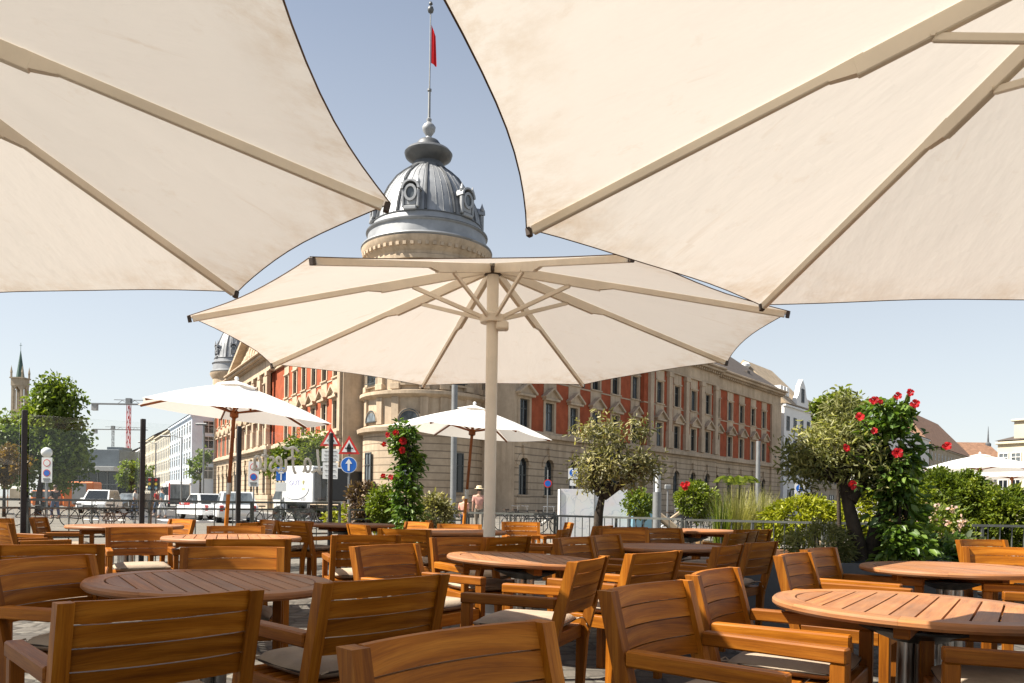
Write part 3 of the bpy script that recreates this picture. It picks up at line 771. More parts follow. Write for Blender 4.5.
# church tower
c_ = at(18.5, 500, 250); c_.z = 0
c_.z = -3.0
ch = thing('church_tower', 'slim gothic church tower with a green spire and corner pinnacles', 'church tower', tuple(c_))
b = MB(); W = 3.5
for sx in (-1, 1):
    for sy in (-1, 1): b.box((sx*1.4, sy*1.4, 36.3), (.7, .7, 9.4))
b.box((0, 0, 15.8), (W, W, 31.6)); b.box((0, 0, 40.3), (W+.2, W+.2, 2.4)); b.box((0, 0, 41.6), (W+.8, W+.8, .4))
for a in range(4):
    Mx = Matrix.Rotation(a*PI/2, 4, 'Z'); b.prism([(-1.05, 39.1), (-1.05, 37.6), (0, 39.0), (1.05, 37.6), (1.05, 39.1)], 1.3, 1.7, Mx @ RX); b.box((0, 1.5, 34), (.25, .25, 8), 0, Mx)
b.build('tower_shaft', M['grey_stone'], ch)
for sx in (-1, 1):
    for sy in (-1, 1):
        b = MB(); b.lathe([(.33, 41.7), (.33, 43.2), (.42, 43.3), (0, 45.6)], 6, (sx*1.75, sy*1.75, 0)); b.build('pinnacle', M['grey_stone'], ch)
b = MB(); b.lathe([(1.25, 41.7), (0.02, 51.0)], 8); b.tube([(0, 0, 50.6), (0, 0, 53.0)], .07, 5); b.box((0, 0, 52.2), (.8, .12, .12)); b.build('spire', pbr('green_copper', (.07, .12, .10), .6, .3, .6), ch)
# cranes
def crane(label, px, Y, ztop, back, front, col, h0=8):
    c_ = at(px, 500, Y); c_.z = 0
    t = thing('tower_crane', label, 'crane', tuple(c_)); m = MB(); r_ = .36
    for sx in (-1, 1):
        for sy in (-1, 1): m.tube([(sx*r_, sy*r_, h0), (sx*r_, sy*r_, ztop)], .09, 4)
    k = int((ztop-h0)/2.2)
    for i in range(k):
        z = h0+i*(ztop-h0)/k; z2 = h0+(i+1)*(ztop-h0)/k
        m.beam((-r_, -r_, z), (r_, -r_, z2), .08, .08); m.beam((-r_, r_, z2), (r_, r_, z), .08, .08); m.beam((r_, -r_, z), (r_, r_, z2), .08, .08)
    m.build('mast', col, t)
    j = MB()
    for q in (-.5, .5): j.beam((-back, q, ztop+.2), (front, q, ztop+.2), .22, .3)
    j.beam((-back*.4, 0, ztop+1.3), (front, 0, ztop+1.1), .15, .15)
    n_ = int((back+front)/3)
    for i in range(n_):
        x = -back+(back+front)*i/n_
        if x > -back*.4: j.beam((x, .5, ztop+.3), (x+1.5, 0, ztop+1.2), .1, .1); j.beam((x+1.5, 0, ztop+1.2), (x+3, -.5, ztop+.3), .1, .1)
    j.box((0, 0, ztop+1.0), (1.2, 1.2, 1.4)); j.build('jib', M['galv'], t)
    w = MB(); w.box((-back+.8, 0, ztop-.6), (1.3, 1.0, 1.8)); w.build('counterweight', M['concrete'], t)
    return t
crane('red and white tower crane with a grey counterweight rising behind the street row', 127.5, 200, zat(127, 405, 200), 9.5, 22, M['red'], 12)
crane('pale distant tower crane left of the red and white crane', 112, 320, zat(112, 430, 320), 8, 14, M['galv'], 8)
# ------------------------------------------------------------------ street furniture, vehicles, people
def on_ground(px, Y): p = at(px, 503, Y); p.z = 0; return p
def pole_thing(name, label, cat, px, Y, h, r, mat, part='pole', lean=0):
    p = on_ground(px, Y); t = thing(name, label, cat, tuple(p))
    b = MB(); b.tube([(0, 0, 0), (lean, 0, h)], r, 10); b.lathe([(r*2, 0), (r*2, .04), (r, .08)], 10); b.build(part, mat, t, smooth=40); return t
FRONT = Matrix.Rotation(PI/2, 4, 'X')                      # local XY plane -> world XZ, extruding toward -Y (the viewer)
def plate(parent, name, mat, poly, z, d0=.03, d1=.045, x=0):
    b = MB(Matrix.Translation((x, 0, z))); b.prism(poly, d0, d1, FRONT); return b.build(name, mat, parent)
def circ(r_, n=28, cx=0, cy=0): return [(cx+r_*math.cos(2*PI*k/n), cy+r_*math.sin(2*PI*k/n)) for k in range(n)]
def rect(w, h, r_=0.0): 
    if not r_: return [(-w/2, -h/2), (w/2, -h/2), (w/2, h/2), (-w/2, h/2)]
    p = []
    for cx, cy, a in ((w/2-r_, h/2-r_, 0), (-w/2+r_, h/2-r_, 90), (-w/2+r_, -h/2+r_, 180), (w/2-r_, -h/2+r_, 270)):
        p += [(cx+r_*math.cos(R(a+i*22.5)), cy+r_*math.sin(R(a+i*22.5))) for i in range(5)]
    return p
def tri(s): h = s*.866; return [(-s/2, -h/3), (s/2, -h/3), (0, 2*h/3)]
def text_mesh(txt, name, mat, parent, size, loc, ext=.004, align='CENTER', mirror=False):
    cu = bpy.data.curves.new('tmp', 'FONT'); cu.body = txt; cu.size = size; cu.extrude = ext; cu.align_x = align; cu.align_y = 'CENTER'
    o = bpy.data.objects.new('tmp', cu); COL.objects.link(o)
    dg = bpy.context.evaluated_depsgraph_get(); me = bpy.data.meshes.new_from_object(o.evaluated_get(dg))
    bpy.data.objects.remove(o); bpy.data.curves.remove(cu)
    me.name = name; me.materials.clear(); me.materials.append(mat)
    me.transform(Matrix.Translation(loc) @ FRONT @ Matrix.Diagonal((-1 if mirror else 1, 1, 1, 1)))
    if mirror: me.flip_normals()
    return link(name, me, parent)
M['grey_letter'] = pbr('grey_sign_lettering', (.22, .22, .22), .6, .1, 3)
# warning triangles with the boards and the blue arrow
t = pole_thing('traffic_sign', 'red bordered warning triangle above two white text boards, half behind the dark screen post', 'road sign', 330, 27, 3.3, .035, M['galv'])
zc = zat(330, 440, 27); s = 21.5/782*27
plate(t, 'warning_triangle', M['sign_red'], tri(s), zc); plate(t, 'triangle_face', M['sign_white'], tri(s*.66), zc, .045, .05)
b = MB(); b.box((0, -.06, zc+.0), (.07, .012, .22)); b.tube([(-.12, -.056, zc-.05), (0, -.056, zc+.1), (.12, -.056, zc-.05)], .02, 4); b.build('symbol', M['sign_black'], t)
for (y0, y1, w_) in ((449, 461.5, .60), (462.5, 479, .52)):
    za, zb = zat(330, y1, 27), zat(330, y0, 27)
    o = plate(t, 'text_board', M['sign_white'], rect(w_, zb-za, .02), (za+zb)/2)
    b = MB()
    for k in range(3):
        for q in (-1, 1): b.box((q*w_*.2, -.05, za+(k+.7)*(zb-za)/3.3), (w_*.34*(.7+.3*rng.random()), .006, .026))
    b.build('lettering', M['grey_letter'], o)
t = pole_thing('traffic_sign', 'red bordered give-way-ahead triangle with a black junction symbol above a round blue arrow sign', 'road sign', 348.5, 25, 2.85, .035, M['galv'])
zc = zat(348, 448, 25); s = 21.5/782*25
plate(t, 'warning_triangle', M['sign_red'], tri(s), zc); plate(t, 'triangle_face', M['sign_white'], tri(s*.66), zc, .045, .05)
b = MB(); b.prism([(-.06, -.13), (.06, -.13), (.07, .02), (0, .17), (-.07, .02)], .05, .056, Matrix.Translation((0, 0, zc)) @ FRONT); b.box((0, -.053, zc-.01), (.26, .006, .035)); b.build('junction_symbol', M['sign_black'], t)
zc2 = zat(348, 465, 25); r_ = 8.2/782*25
plate(t, 'arrow_disc', M['sign_white'], circ(r_), zc2); o = plate(t, 'blue_disc', M['sign_blue'], circ(r_*.93), zc2, .045, .049)
b = MB(); b.prism([(-.035, -.19), (.035, -.19), (.035, .04), (.11, .04), (0, .2), (-.11, .04), (-.035, .04)], .05, .054, Matrix.Translation((0, 0, zc2)) @ FRONT); b.build('arrow', M['sign_white'], t)
t = pole_thing('traffic_sign', 'blue dead-end sign over a small white plate beside the box truck', 'road sign', 281, 36, 2.4, .035, M['galv'])
zc = zat(281, 474, 36); plate(t, 'blue_panel', M['sign_blue'], rect(.46, .62, .03), zc); za = zat(281, 488, 36); plate(t, 'white_plate', M['sign_white'], rect(.5, .42, .02), za+.05)
b = MB(); b.box((0, -.05, zc-.13), (.07, .01, .3)); b.box((0, -.05, zc+.06), (.24, .01, .07)); b.box((0, -.05, zc+.19), (.26, .01, .13), tone=.2); b.build('t_symbol', M['sign_white'], t)
def parking_sign(px, Y, ycen, label, lamp=False):
    t = pole_thing('parking_sign', label, 'road sign', px, Y, zat(px, ycen, Y)+.3, .03, M['galv'])
    zc = zat(px, ycen, Y); b = MB(); k = Y/782
    plate(t, 'board', M['sign_white'], rect(10.5*k, 25*k, .02), zc)
    for dy, ring, face in ((7*k, M['sign_red'], M['sign_white']), (-3*k, M['sign_red'], M['sign_blue'])):
        o = plate(t, 'sign_disc', ring, circ(3.6*k), zc+dy, .045, .05); plate(o, 'disc_face', face, circ(2.9*k), zc+dy, .05, .053)
    b = MB(); b.box((0, -.05, zc-9*k), (7*k, .008, 1.1*k)); b.box((0, -.05, zc-11*k), (6*k, .008, .9*k)); b.build('lettering', M['sign_black'], t)
    return t
parking_sign(47, 30, 470, 'grey parking rule board with two round symbols in front of the big leafy tree')
parking_sign(253.5, 31, 474, 'grey parking rule board with two round symbols in front of the rusticated orange wing')
t = pole_thing('street_lamp', 'slim post with a white globe lamp in front of the big leafy tree', 'street lamp', 46, 33, zat(46, 456, 33), .045, M['galv'])
b = MB(); b.lathe([(0, -.22), (.12, -.19), (.2, -.1), (.22, 0), (.2, .1), (.12, .19), (0, .22)], 20, (0, 0, zat(46, 452.5, 33))); b.build('globe', M['lamp_glass'], t, smooth=60)
def ped_sign(px, Y, yc, label):
    k = Y/782; zc = zat(px, yc, Y); t = pole_thing('pedestrian_sign', label, 'road sign', px, Y, zc+.2, .03, M['galv'])
    plate(t, 'board', M['sign_white'], rect(9.5*k, 11*k, .02), zc); plate(t, 'blue_disc', M['sign_blue'], circ(3.6*k), zc+.6*k, .045, .05)
    plate(t, 'small_board', M['sign_white'], rect(6*k, 5.5*k, .02), zc-9.5*k)
    b = MB(); b.lathe([(0, -.03), (.03, 0), (0, .03)], 8, (0, -.052, zc+2.7*k)); b.beam((0, -.052, zc+1.8*k), (0, -.052, zc-.4*k), .05, .01); b.beam((0, -.052, zc-.4*k), (-.06, -.052, zc-2*k), .03, .01); b.beam((0, -.052, zc-.4*k), (.06, -.052, zc-2*k), .03, .01); b.build('walker_symbol', M['sign_white'], t)
ped_sign(572.5, 30, 473.5, 'white board with a blue pedestrian disc at the white hoarding')
ped_sign(799, 34, 489, 'white board with a blue pedestrian disc between the grasses and the olive tree')
t = pole_thing('no_parking_sign', 'round no-parking sign on a thin pole before the arched windows', 'road sign', 547.5, 36, 2.7, .025, M['galv']); zc = zat(547, 483.5, 36)
o = plate(t, 'sign_disc', M['sign_red'], circ(.19), zc); plate(o, 'disc_face', M['sign_blue'], circ(.14), zc, .045, .05)
pole_thing('lamp_post', 'tall plain grey lamp mast rising behind the central white parasol', 'lamp post', 453, 34, zat(456, 385, 34), .13, M['galv'])
pole_thing('lamp_post', 'pale round mast standing before the brown-roofed wing above the tall grasses', 'lamp post', 757.5, 42, zat(758, 441, 42), .12, M['galv'])
t = pole_thing('light_bollard', 'upright grey light column with a glazed lamp head beside the olive tree', 'bollard light', 657, 19, zat(657, 492, 19), .105, M['galv'])
z0, z1 = zat(657, 492, 19), zat(657, 469, 19)
b = MB(); b.lathe([(.075, z0), (.075, z1-.03)], 16); b.build('lamp_head', M['lamp_glass'], t, smooth=50)
b = MB()
for k in range(4): b.box((.09*math.cos(k*PI/2+.4), .09*math.sin(k*PI/2+.4), (z0+z1)/2), (.03, .03, z1-z0))
b.lathe([(.0, z1+.05), (.105, z1+.04), (.11, z1-.04), (0, z1-.05)], 16); b.build('lamp_cage', M['galv'], t)
def arm_lamp(px, Y, ytop, label, arm=-1.3):
    h = zat(px, ytop, Y); t = pole_thing('street_lamp', label, 'street lamp', px, Y, h, .07, M['galv'])
    b = MB(); b.tube([(0, 0, h-.1), (arm*.5, 0, h+.12), (arm, 0, h+.1)], .04, 6); b.build('arm', M['galv'], t)
    b = MB(); b.box((arm-.1*(1 if arm > 0 else -1), 0, h+.06), (.9, .3, .16), .05); b.build('lamp_head', M['galv'], t)
arm_lamp(181, 70, 437, 'street lamp with a short arm before the pale blue house', -1.6)
arm_lamp(155, 95, 443, 'street lamp with a short arm before the cream house row', -1.8)
arm_lamp(203, 60, 425, 'slender lamp mast with arm in front of the pale blue gable', -.3)
t = pole_thing('traffic_light', 'traffic light with three black lamp housings at the street crossing', 'traffic light', 151, 55, zat(151, 478, 55), .06, M['galv'])
zc = zat(151, 484, 55)
for dx in (-.55, 0, .45):
    b = MB(); b.box((dx, -.1, zc), (.34, .3, .95), .04); o = b.build('signal_head', M['black_metal'], t)
    for k, mm in enumerate(('red_lens', 'yellow', 'blue_tarp')):
        q = MB(); q.lathe([(0, 0), (.1, 0), (.1, .03), (0, .03)], 12, M=Matrix.Translation((dx, -.25, zc+.28-.28*k)) @ FRONT); q.build('lens', M[mm], o)
b = MB(); p = on_ground(634, 30)
t = pole_thing('directional_post', 'short thin post with a small square lamp head right of the upright light column', 'lamp post', 667.5, 33, zat(667, 489, 33), .035, M['galv']); b = MB(); b.box((0, 0, zat(667, 487, 33)), (.26, .2, .2), .03); b.build('lamp_head', M['galv'], t)

# vehicles: local x = length (front at +x), z up
def car(name, label, loc, rz, paint, kind='suv', group=None):
    t = thing(name, label, 'car', tuple(loc), rz, group)
    S = {'suv': (4.5, 1.84, 1.66, .92), 'sedan': (4.4, 1.8, 1.42, .80), 'wagon': (4.6, 1.85, 1.5, .84), 'van': (4.9, 1.95, 1.95, 1.05)}[kind]
    L, W, H, zb = S; h = L/2
    body = [(-h, .45), (-h+.1, .28), (h-.1, .28), (h, .42), (h-.02, .62), (h-.25, zb-.12), (h-1.15, zb), (-h+.1, zb+.02), (-h-.02, .7)]
    b = MB()
    def loft(b, prof, w0, inset, mi=0):
        n = len(prof); secs = [(-w0/2, .03, .0), (-w0/2+inset*0+.0, 0, 0)]
        vs = []
        for y, sc in ((-w0/2, .965), (-w0/2+.08, 1.0), (w0/2-.08, 1.0), (w0/2, .965)):
            cx = sum(p[0] for p in prof)/n; cz = sum(p[1] for p in prof)/n
            vs += [(cx+(x-cx)*sc, y, cz+(z-cz)*sc) for x, z in prof]
        fs = [list(range(n)), [3*n+i for i in range(n)][::-1]]
        for s_ in range(3): fs += [(s_*n+i, (s_+1)*n+i, (s_+1)*n+(i+1) % n, s_*n+(i+1) % n) for i in range(n)]
        b.add(vs, fs)
    loft(b, body, W, 0)
    x0, x1, x2, x3 = {'suv': (-h+.08, -h+.45, h-1.95, h-1.2), 'sedan': (-h+.75, -h+1.35, h-2.0, h-1.2), 'wagon': (-h+.1, -h+.55, h-2.0, h-1.2), 'van': (-h+.05, -h+.25, h-1.75, h-.95)}[kind]
    wt_, wb = W*.76/2, W*.93/2
    vs = [(x0, -wb, zb-.02), (x3, -wb, zb-.02), (x3, wb, zb-.02), (x0, wb, zb-.02), (x1, -wt_, H), (x2, -wt_, H), (x2, wt_, H), (x1, wt_, H)]
    b.add(vs, [(0, 1, 5, 4), (1, 2, 6, 5), (2, 3, 7, 6), (3, 0, 4, 7), (4, 5, 6, 7)])
    b.build('body', paint, t, smooth=25)
    g = MB()
    def pane(a, b_, c, d, k0=.1, k1=.9, e=.012):
        a, b_, c, d = map(Vector, (a, b_, c, d)); n = (b_-a).cross(d-a).normalized()*e
        def P(u, v): return a.lerp(b_, u).lerp(d.lerp(c, u), v)+n
        g.add([P(k0, .12), P(k1, .12), P(k1, .9), P(k0, .9)], [(0, 1, 2, 3)])
    V = vs
    pane(V[1], V[2], V[6], V[5], .06, .94); pane(V[3], V[0], V[4], V[7], .08, .92)
    pane(V[0], V[1], V[5], V[4], .06, .5); pane(V[0], V[1], V[5], V[4], .53, .94); pane(V[2], V[3], V[7], V[6], .06, .47); pane(V[2], V[3], V[7], V[6], .5, .94)
    g.build('window', M['pane'], t)
    for sx in (-1, 1):
        for sy in (-1, 1):
            w_ = MB(Matrix.Translation((sx*(L*.31), sy*(W/2-.12), .33)) @ Matrix.Rotation(PI/2, 4, 'X')); w_.lathe([(.2, -.11), (.3, -.12), (.33, -.08), (.33, .08), (.3, .12), (.2, .11)], 20); wo_ = w_.build('wheel', M['rubber'], t, smooth=40)
            w_ = MB(Matrix.Translation((sx*(L*.31), sy*(W/2-.12), .33)) @ Matrix.Rotation(PI/2, 4, 'X')); w_.lathe([(0, -.09), (.2, -.1), (.2, .1), (0, .09)], 12); w_.build('rim', M['chrome'], wo_)
    for sy in (-1, 1):
        q = MB(); q.box((h-.14, sy*(W/2-.32), .64), (.2, .42, .15), .03); q.build('headlight', M['lamp_glass'], t)
        q = MB(); q.box((-h+.03, sy*(W/2-.2), zb-.15), (.1, .2, .3), .03); q.build('tail_light', M['red_lens'], t)
        q = MB(); q.box((x3-.35, sy*(W/2+.06), zb+.08), (.14, .2, .13), .03); q.build('wing_mirror', paint, t)
    q = MB(); q.box((h-.03, 0, .5), (.08, W*.5, .16), .02); q.build('grille', M['black_metal'], t)
    q = MB(); q.box((-h-.0, 0, .62), (.05, .5, .11), .01); q.build('number_plate', M['sign_white'], t)
    return t
def face_dir(d): return math.atan2(d.y, d.x)
toward = face_dir(-dL)
silver = pbr('silver_car_paint', (.35, .36, .37), .3, .05, 2, metal=.5, spec=.6); darkcar = pbr('dark_car_paint', (.04, .045, .05), .25, .1, 2, spec=.6)
car('parked_car', 'white sport utility car facing the viewer beyond the railing at far left', on_ground(100, 56), R(-78), M['white_car'], 'suv')
car('parked_car', 'white car with red lettering on its door, left of the leaning parasol pole', on_ground(205, 43), R(131), M['white_car'], 'sedan')
sed = [o for o in COL.objects if o.name.startswith('parked_car') and o.parent is None][-1]
car('parked_car', 'white estate car with a big dark rear window behind the leaning parasol pole', on_ground(235, 39), R(113), M['white_car'], 'wagon')
car('parked_car', 'silver car parked beyond the leafy tree near the orange van', on_ground(88, 72), R(-90), silver, 'wagon')
car('parked_car', 'dark car parked between the silver car and the bus', on_ground(131, 66), R(-100), darkcar, 'wagon')
b = MB()
for k in range(6): b.tube([(-.2+k*.26, .905, .78), (-.15+k*.26, .907, .98), (-.05+k*.26, .907, .80), (.04+k*.26, .906, .9)], .03, 4)
b.build('door_lettering', M['red'], sed)
# orange van
t = thing('delivery_van', 'orange delivery van with a pale panel parked under the big leafy tree', 'van', tuple(on_ground(67, 66)), R(10))
b = MB(); b.box((1.2, 0, 1.35), (2.4, 2.1, 2.1), .1); b.box((-1.3, 0, 1.0), (2.4, 1.9, 1.3), .2); b.build('body', M['orange'], t)
b = MB(); b.box((-1.6, -.96, 1.3), (1.6, .04, .5), .02); b.build('side_window', M['pane'], t); b = MB(); b.box((1.3, -1.06, 1.4), (1.1, .03, 1.7)); b.build('side_panel', M['concrete'], t)
for sx in (-1.5, 1.4):
    for sy in (-.85, .85): w_ = MB(Matrix.Translation((sx, sy, .36)) @ Matrix.Rotation(PI/2, 4, 'X')); w_.lathe([(0, -.1), (.3, -.12), (.36, -.08), (.36, .08), (.3, .12), (0, .1)], 16); w_.build('wheel', M['rubber'], t)
# city bus
t = thing('city_bus', 'city bus with a black front screen and red corner pillar at the crossing', 'bus', tuple(on_ground(180, 98)-Vector((.47, -.88, 0))*5.5), R(-62))
b = MB(); b.box((0, 0, 1.75), (11, 2.5, 2.7), .18); b.box((-.5, 0, 3.2), (8, 2.0, .3), .1); b.build('body', M['white_car'], t)
b = MB(); b.box((5.47, 0, 1.95), (.12, 2.2, 1.75), .05); b.build('windscreen', M['pane'], t)
b = MB(); b.box((5.44, 0, .75), (.16, 2.35, .75), .05); b.build('front_bumper', M['black_metal'], t)
b = MB(); b.box((5.3, -1.2, 1.75), (.35, .2, 2.6), .06); b.build('corner_pillar', M['red'], t)
for s in (-1, 1):
    b = MB()
    for k in range(6): b.box((-4.6+k*1.65, s*1.24, 2.05), (1.5, .06, 1.1), .03)
    b.build('side_window', M['pane'], t)
for sx in (-3, 3.2):
    for sy in (-1.1, 1.1): w_ = MB(Matrix.Translation((sx, sy, .48)) @ Matrix.Rotation(PI/2, 4, 'X')); w_.lathe([(0, -.1), (.4, -.14), (.48, -.1), (.48, .1), (.4, .14), (0, .1)], 18); w_.build('wheel', M['rubber'], t)
# box truck
pc = on_ground(302, 40)
t = thing('box_truck', 'white box truck with faint blue lettering and a curved line on its side', 'truck', tuple(pc), R(-28))
k = 40/782; x0, x1 = (283-302)*k*1.13, (317-302)*k*1.13; zb, zt = .95, zat(300, 466, 40); dep = 4.2
b = MB(); b.box(((x0+x1)/2, 1.0, (zb+zt)/2), (x1-x0, 2.3, zt-zb), .04); b.build('cargo_box', M['white'], t)
b = MB(); b.box((x1+.26, 1.02, (zb+zt)/2+.05), (.5, 2.2, zt-zb-.25), .05); b.build('rear_frame', M['black_metal'], t)
b = MB(); b.prism([(x0-.1, .5), (x0-.9, .5), (x0-1.0, 1.1), (x0-.6, 1.75), (x0-.1, 1.8)][::-1], -1.9, -.1, Matrix.Rotation(PI/2, 4, 'X')); b.build('cab', M['white'], t)
b = MB(); b.prism([(x0-.2, 1.15), (x0-.85, 1.15), (x0-.58, 1.68), (x0-.2, 1.68)][::-1], .095, .12, FRONT); b.build('cab_window', M['pane'], t)
b = MB(); b.box(((x0+x1)/2-.1, 1.0, .75), (x1-x0+.8, 1.6, .3)); b.build('chassis', M['black_metal'], t)
for sx in (x0-.55, x1-.4, x1-1.1):
    for sy in (.1, 1.9): w_ = MB(Matrix.Translation((sx, sy, .42)) @ Matrix.Rotation(PI/2, 4, 'X')); w_.lathe([(0, -.1), (.35, -.12), (.42, -.08), (.42, .08), (.35, .12), (0, .1)], 16); w_.build('wheel', M['rubber'], t)
lil = pbr('lilac_ink', (.30, .30, .52), .7, .05, 3); gi = pbr('grey_ink', (.42, .42, .44), .7, .05, 3); yi = pbr('pale_yellow_ink', (.70, .62, .30), .7, .05, 3)
text_mesh('GUT', 'side_lettering', lil, t, .36, ((294.5-302)*k, -.155, zat(294, 483, 40)))
b = MB()
for q in range(3): b.box(((304+q*2.2-302)*k, -.155, zat(306, 499, 40)), (.07, .01, .15))
b.build('small_lettering', gi, t)
b = MB(); b.tube([((295-302)*k+.95*math.cos(R(a)), -.155, zat(295, 487, 40)+.62*math.sin(R(a))) for a in range(200, 366, 12)], .02, 4); b.build('curved_line', gi, t)
b = MB(); b.lathe([(0, -.18), (.1, -.1), (.12, .05), (.05, .18), (0, .2)], 10, ((306-302)*k, -.155+.08, zat(306, 482, 40))); b.box(((306-302)*k, -.155, zat(306, 489, 40)), (.2, .01, .12)); b.build('side_emblem', yi, t)
# white painted hoarding
hw0, hw1 = on_ground(560, 24), on_ground(629, 24); 
t = thing('hoarding', 'white site hoarding box with pale pastel paintings behind the railing', 'hoarding', tuple((hw0+hw1)/2), 0)
W_ = (hw1-hw0).length; Hh = zat(600, 489.5, 24)
def mural():
    m, t_, N, L = nt('pastel_mural')
    v = coords(t_, 'Object', (1, 1, 1)); n = node(t_, 'ShaderNodeTexNoise'); L.new(v, n.inputs['Vector']); n.inputs['Scale'].default_value = 1.6; n.inputs['Detail'].default_value = 3
    cc = mixc(t_, .2, (.80, .79, .78), n.outputs['Color'])
    ln_ = noise(t_, v, 2.4, 2); cc = mixc(t_, ramp(t_, ln_, [(.47, 0.0), (.49, .5), (.51, 0.0)]), cc, (.35, .42, .5))
    cc = mixc(t_, ramp(t_, noise(t_, v, 1.1, 2), [(.6, 0.0), (.7, .55)]), cc, (.72, .56, .36))
    out(t_, bsdf(t_, cc, .6, 0, .3).outputs[0]); return m
M['mural'] = mural()
b = MB()
for i in range(2): b.box((-W_/2+W_*(i+.5)/2, .6, Hh/2+.02), (W_/2-.004, 1.2, Hh-.04), .003)
b.build('panel', M['mural'], t)
b = MB()
for i in range(3): b.box((-W_/2+W_*i/2, -.015, Hh/2), (.03, .02, Hh))
b.build('frame', M['galv'], t)
b_ = thing('stall_cover', 'blue and tan folded stall cover lying beside the hoarding', 'stall cover', tuple(on_ground(640, 24)))
b = MB(); b.prism([(-.3, 0), (.45, 0), (.5, .7), (.2, 1.25), (-.25, 1.3)], -.4, .4, FRONT); b.build('cover', M['blue_tarp'], b_)
b = MB(); b.beam((.35, -.1, 1.0), (1.3, -.1, .25), .5, .2, b=.04); b.tube([(1.0, -.2, .1), (.85, -.2, .7), (1.2, -.2, .95)], .06, 6); b.build('awning_frame', M['tan_roof'], b_)
# bicycles
def make_bike():
    t = thing('bicycle', 'x', 'bicycle', (0, 0, 0))
    for x in (-.52, .52):
        w_ = MB(Matrix.Translation((x, 0, .34)) @ Matrix.Rotation(PI/2, 4, 'X')); n = 24
        w_.tube([(.33*math.cos(2*PI*k/n), .33*math.sin(2*PI*k/n), 0) for k in range(n+1)], .018, 5, cap=False)
        wo_ = w_.build('wheel', M['rubber'], t)
        s_ = MB(Matrix.Translation((x, 0, .34)) @ Matrix.Rotation(PI/2, 4, 'X'))
        for k in range(10): s_.tube([(0, 0, 0), (.32*math.cos(2*PI*k/10), .32*math.sin(2*PI*k/10), 0)], .005, 3)
        s_.lathe([(0, -.03), (.03, -.03), (.03, .03), (0, .03)], 8); s_.build('spokes', M['chrome'], wo_)
    b = MB()
    for p, q in (((-.52, 0, .34), (-.12, 0, .3)), ((-.12, 0, .3), (-.22, 0, .78)), ((-.22, 0, .74), (.4, 0, .8)), ((-.12, 0, .3), (.42, 0, .72)), ((-.52, 0, .34), (-.22, 0, .74)), ((.38, 0, .86), (.52, 0, .34))): b.tube([p, q], .018, 6)
    b.build('frame', M['black_metal'], t)
    b = MB(); b.tube([(.36, 0, .84), (.34, 0, 1.02)], .014, 5); b.tube([(.22, -.28, 1.04), (.36, -.12, 1.03), (.36, .12, 1.03), (.22, .28, 1.04)], .014, 5); b.build('handlebar', M['chrome'], t)
    b = MB(); b.prism([(-.36, -.07), (-.34, -.09), (-.1, -.02), (-.1, .02), (-.34, .09), (-.36, .07)], .84, .9); b.tube([(-.24, 0, .76), (-.25, 0, .86)], .014, 5); b.build('saddle', M['cap'], t)
    return t
bike = make_bike()
spots = [(84, 30, 10), (104, 28, 170), (118, 27, 5), (128, 30, 185), (30, 30, 8), (300, 31, 6), (316, 31.5, 175), (268, 32, 4), (511, 33, 35), (520, 33.5, 28), (545, 30, 15), (553, 30, 170), (644, 27, 8), (676, 31, 5), (684, 31.5, 175), (692, 31, 12), (712, 32, 4), (646, 29, 160)]
desc = ['black bicycle leaning by the white car at far left', 'black bicycle on the left kerb beside the second screen post', 'bicycle parked left of the second dark screen post', 'bicycle standing behind the second dark screen post', 'bicycle under the big leafy tree at far left',
        'bicycle parked in front of the box truck cargo side', 'bicycle behind the box truck rear wheels', 'bicycle left of the box truck cab', 'bicycle at the wall right of the cream umbrella pole, turned away', 'second bicycle right of the cream umbrella pole',
        'bicycle at the foot of the no-parking sign', 'bicycle between the no-parking sign and the hoarding', 'bicycle beside the blue stall cover', 'bicycle right of the upright light column', 'bicycle in the rack below the small lamp head', 'bicycle in the rack left of the round topiary', 'bicycle behind the round topiary planter', 'bicycle behind the blue stall cover']
for i, ((px, Y, a), lab) in enumerate(zip(spots, desc)):
    p = on_ground(px, Y)
    if i == 0: bike.location = p; bike.rotation_euler = (0, 0, R(a)); bike['label'] = lab; bike['group'] = 'parked bicycles along the street'
    else: dup(bike, p, R(a), lab, 'parked bicycles along the street')
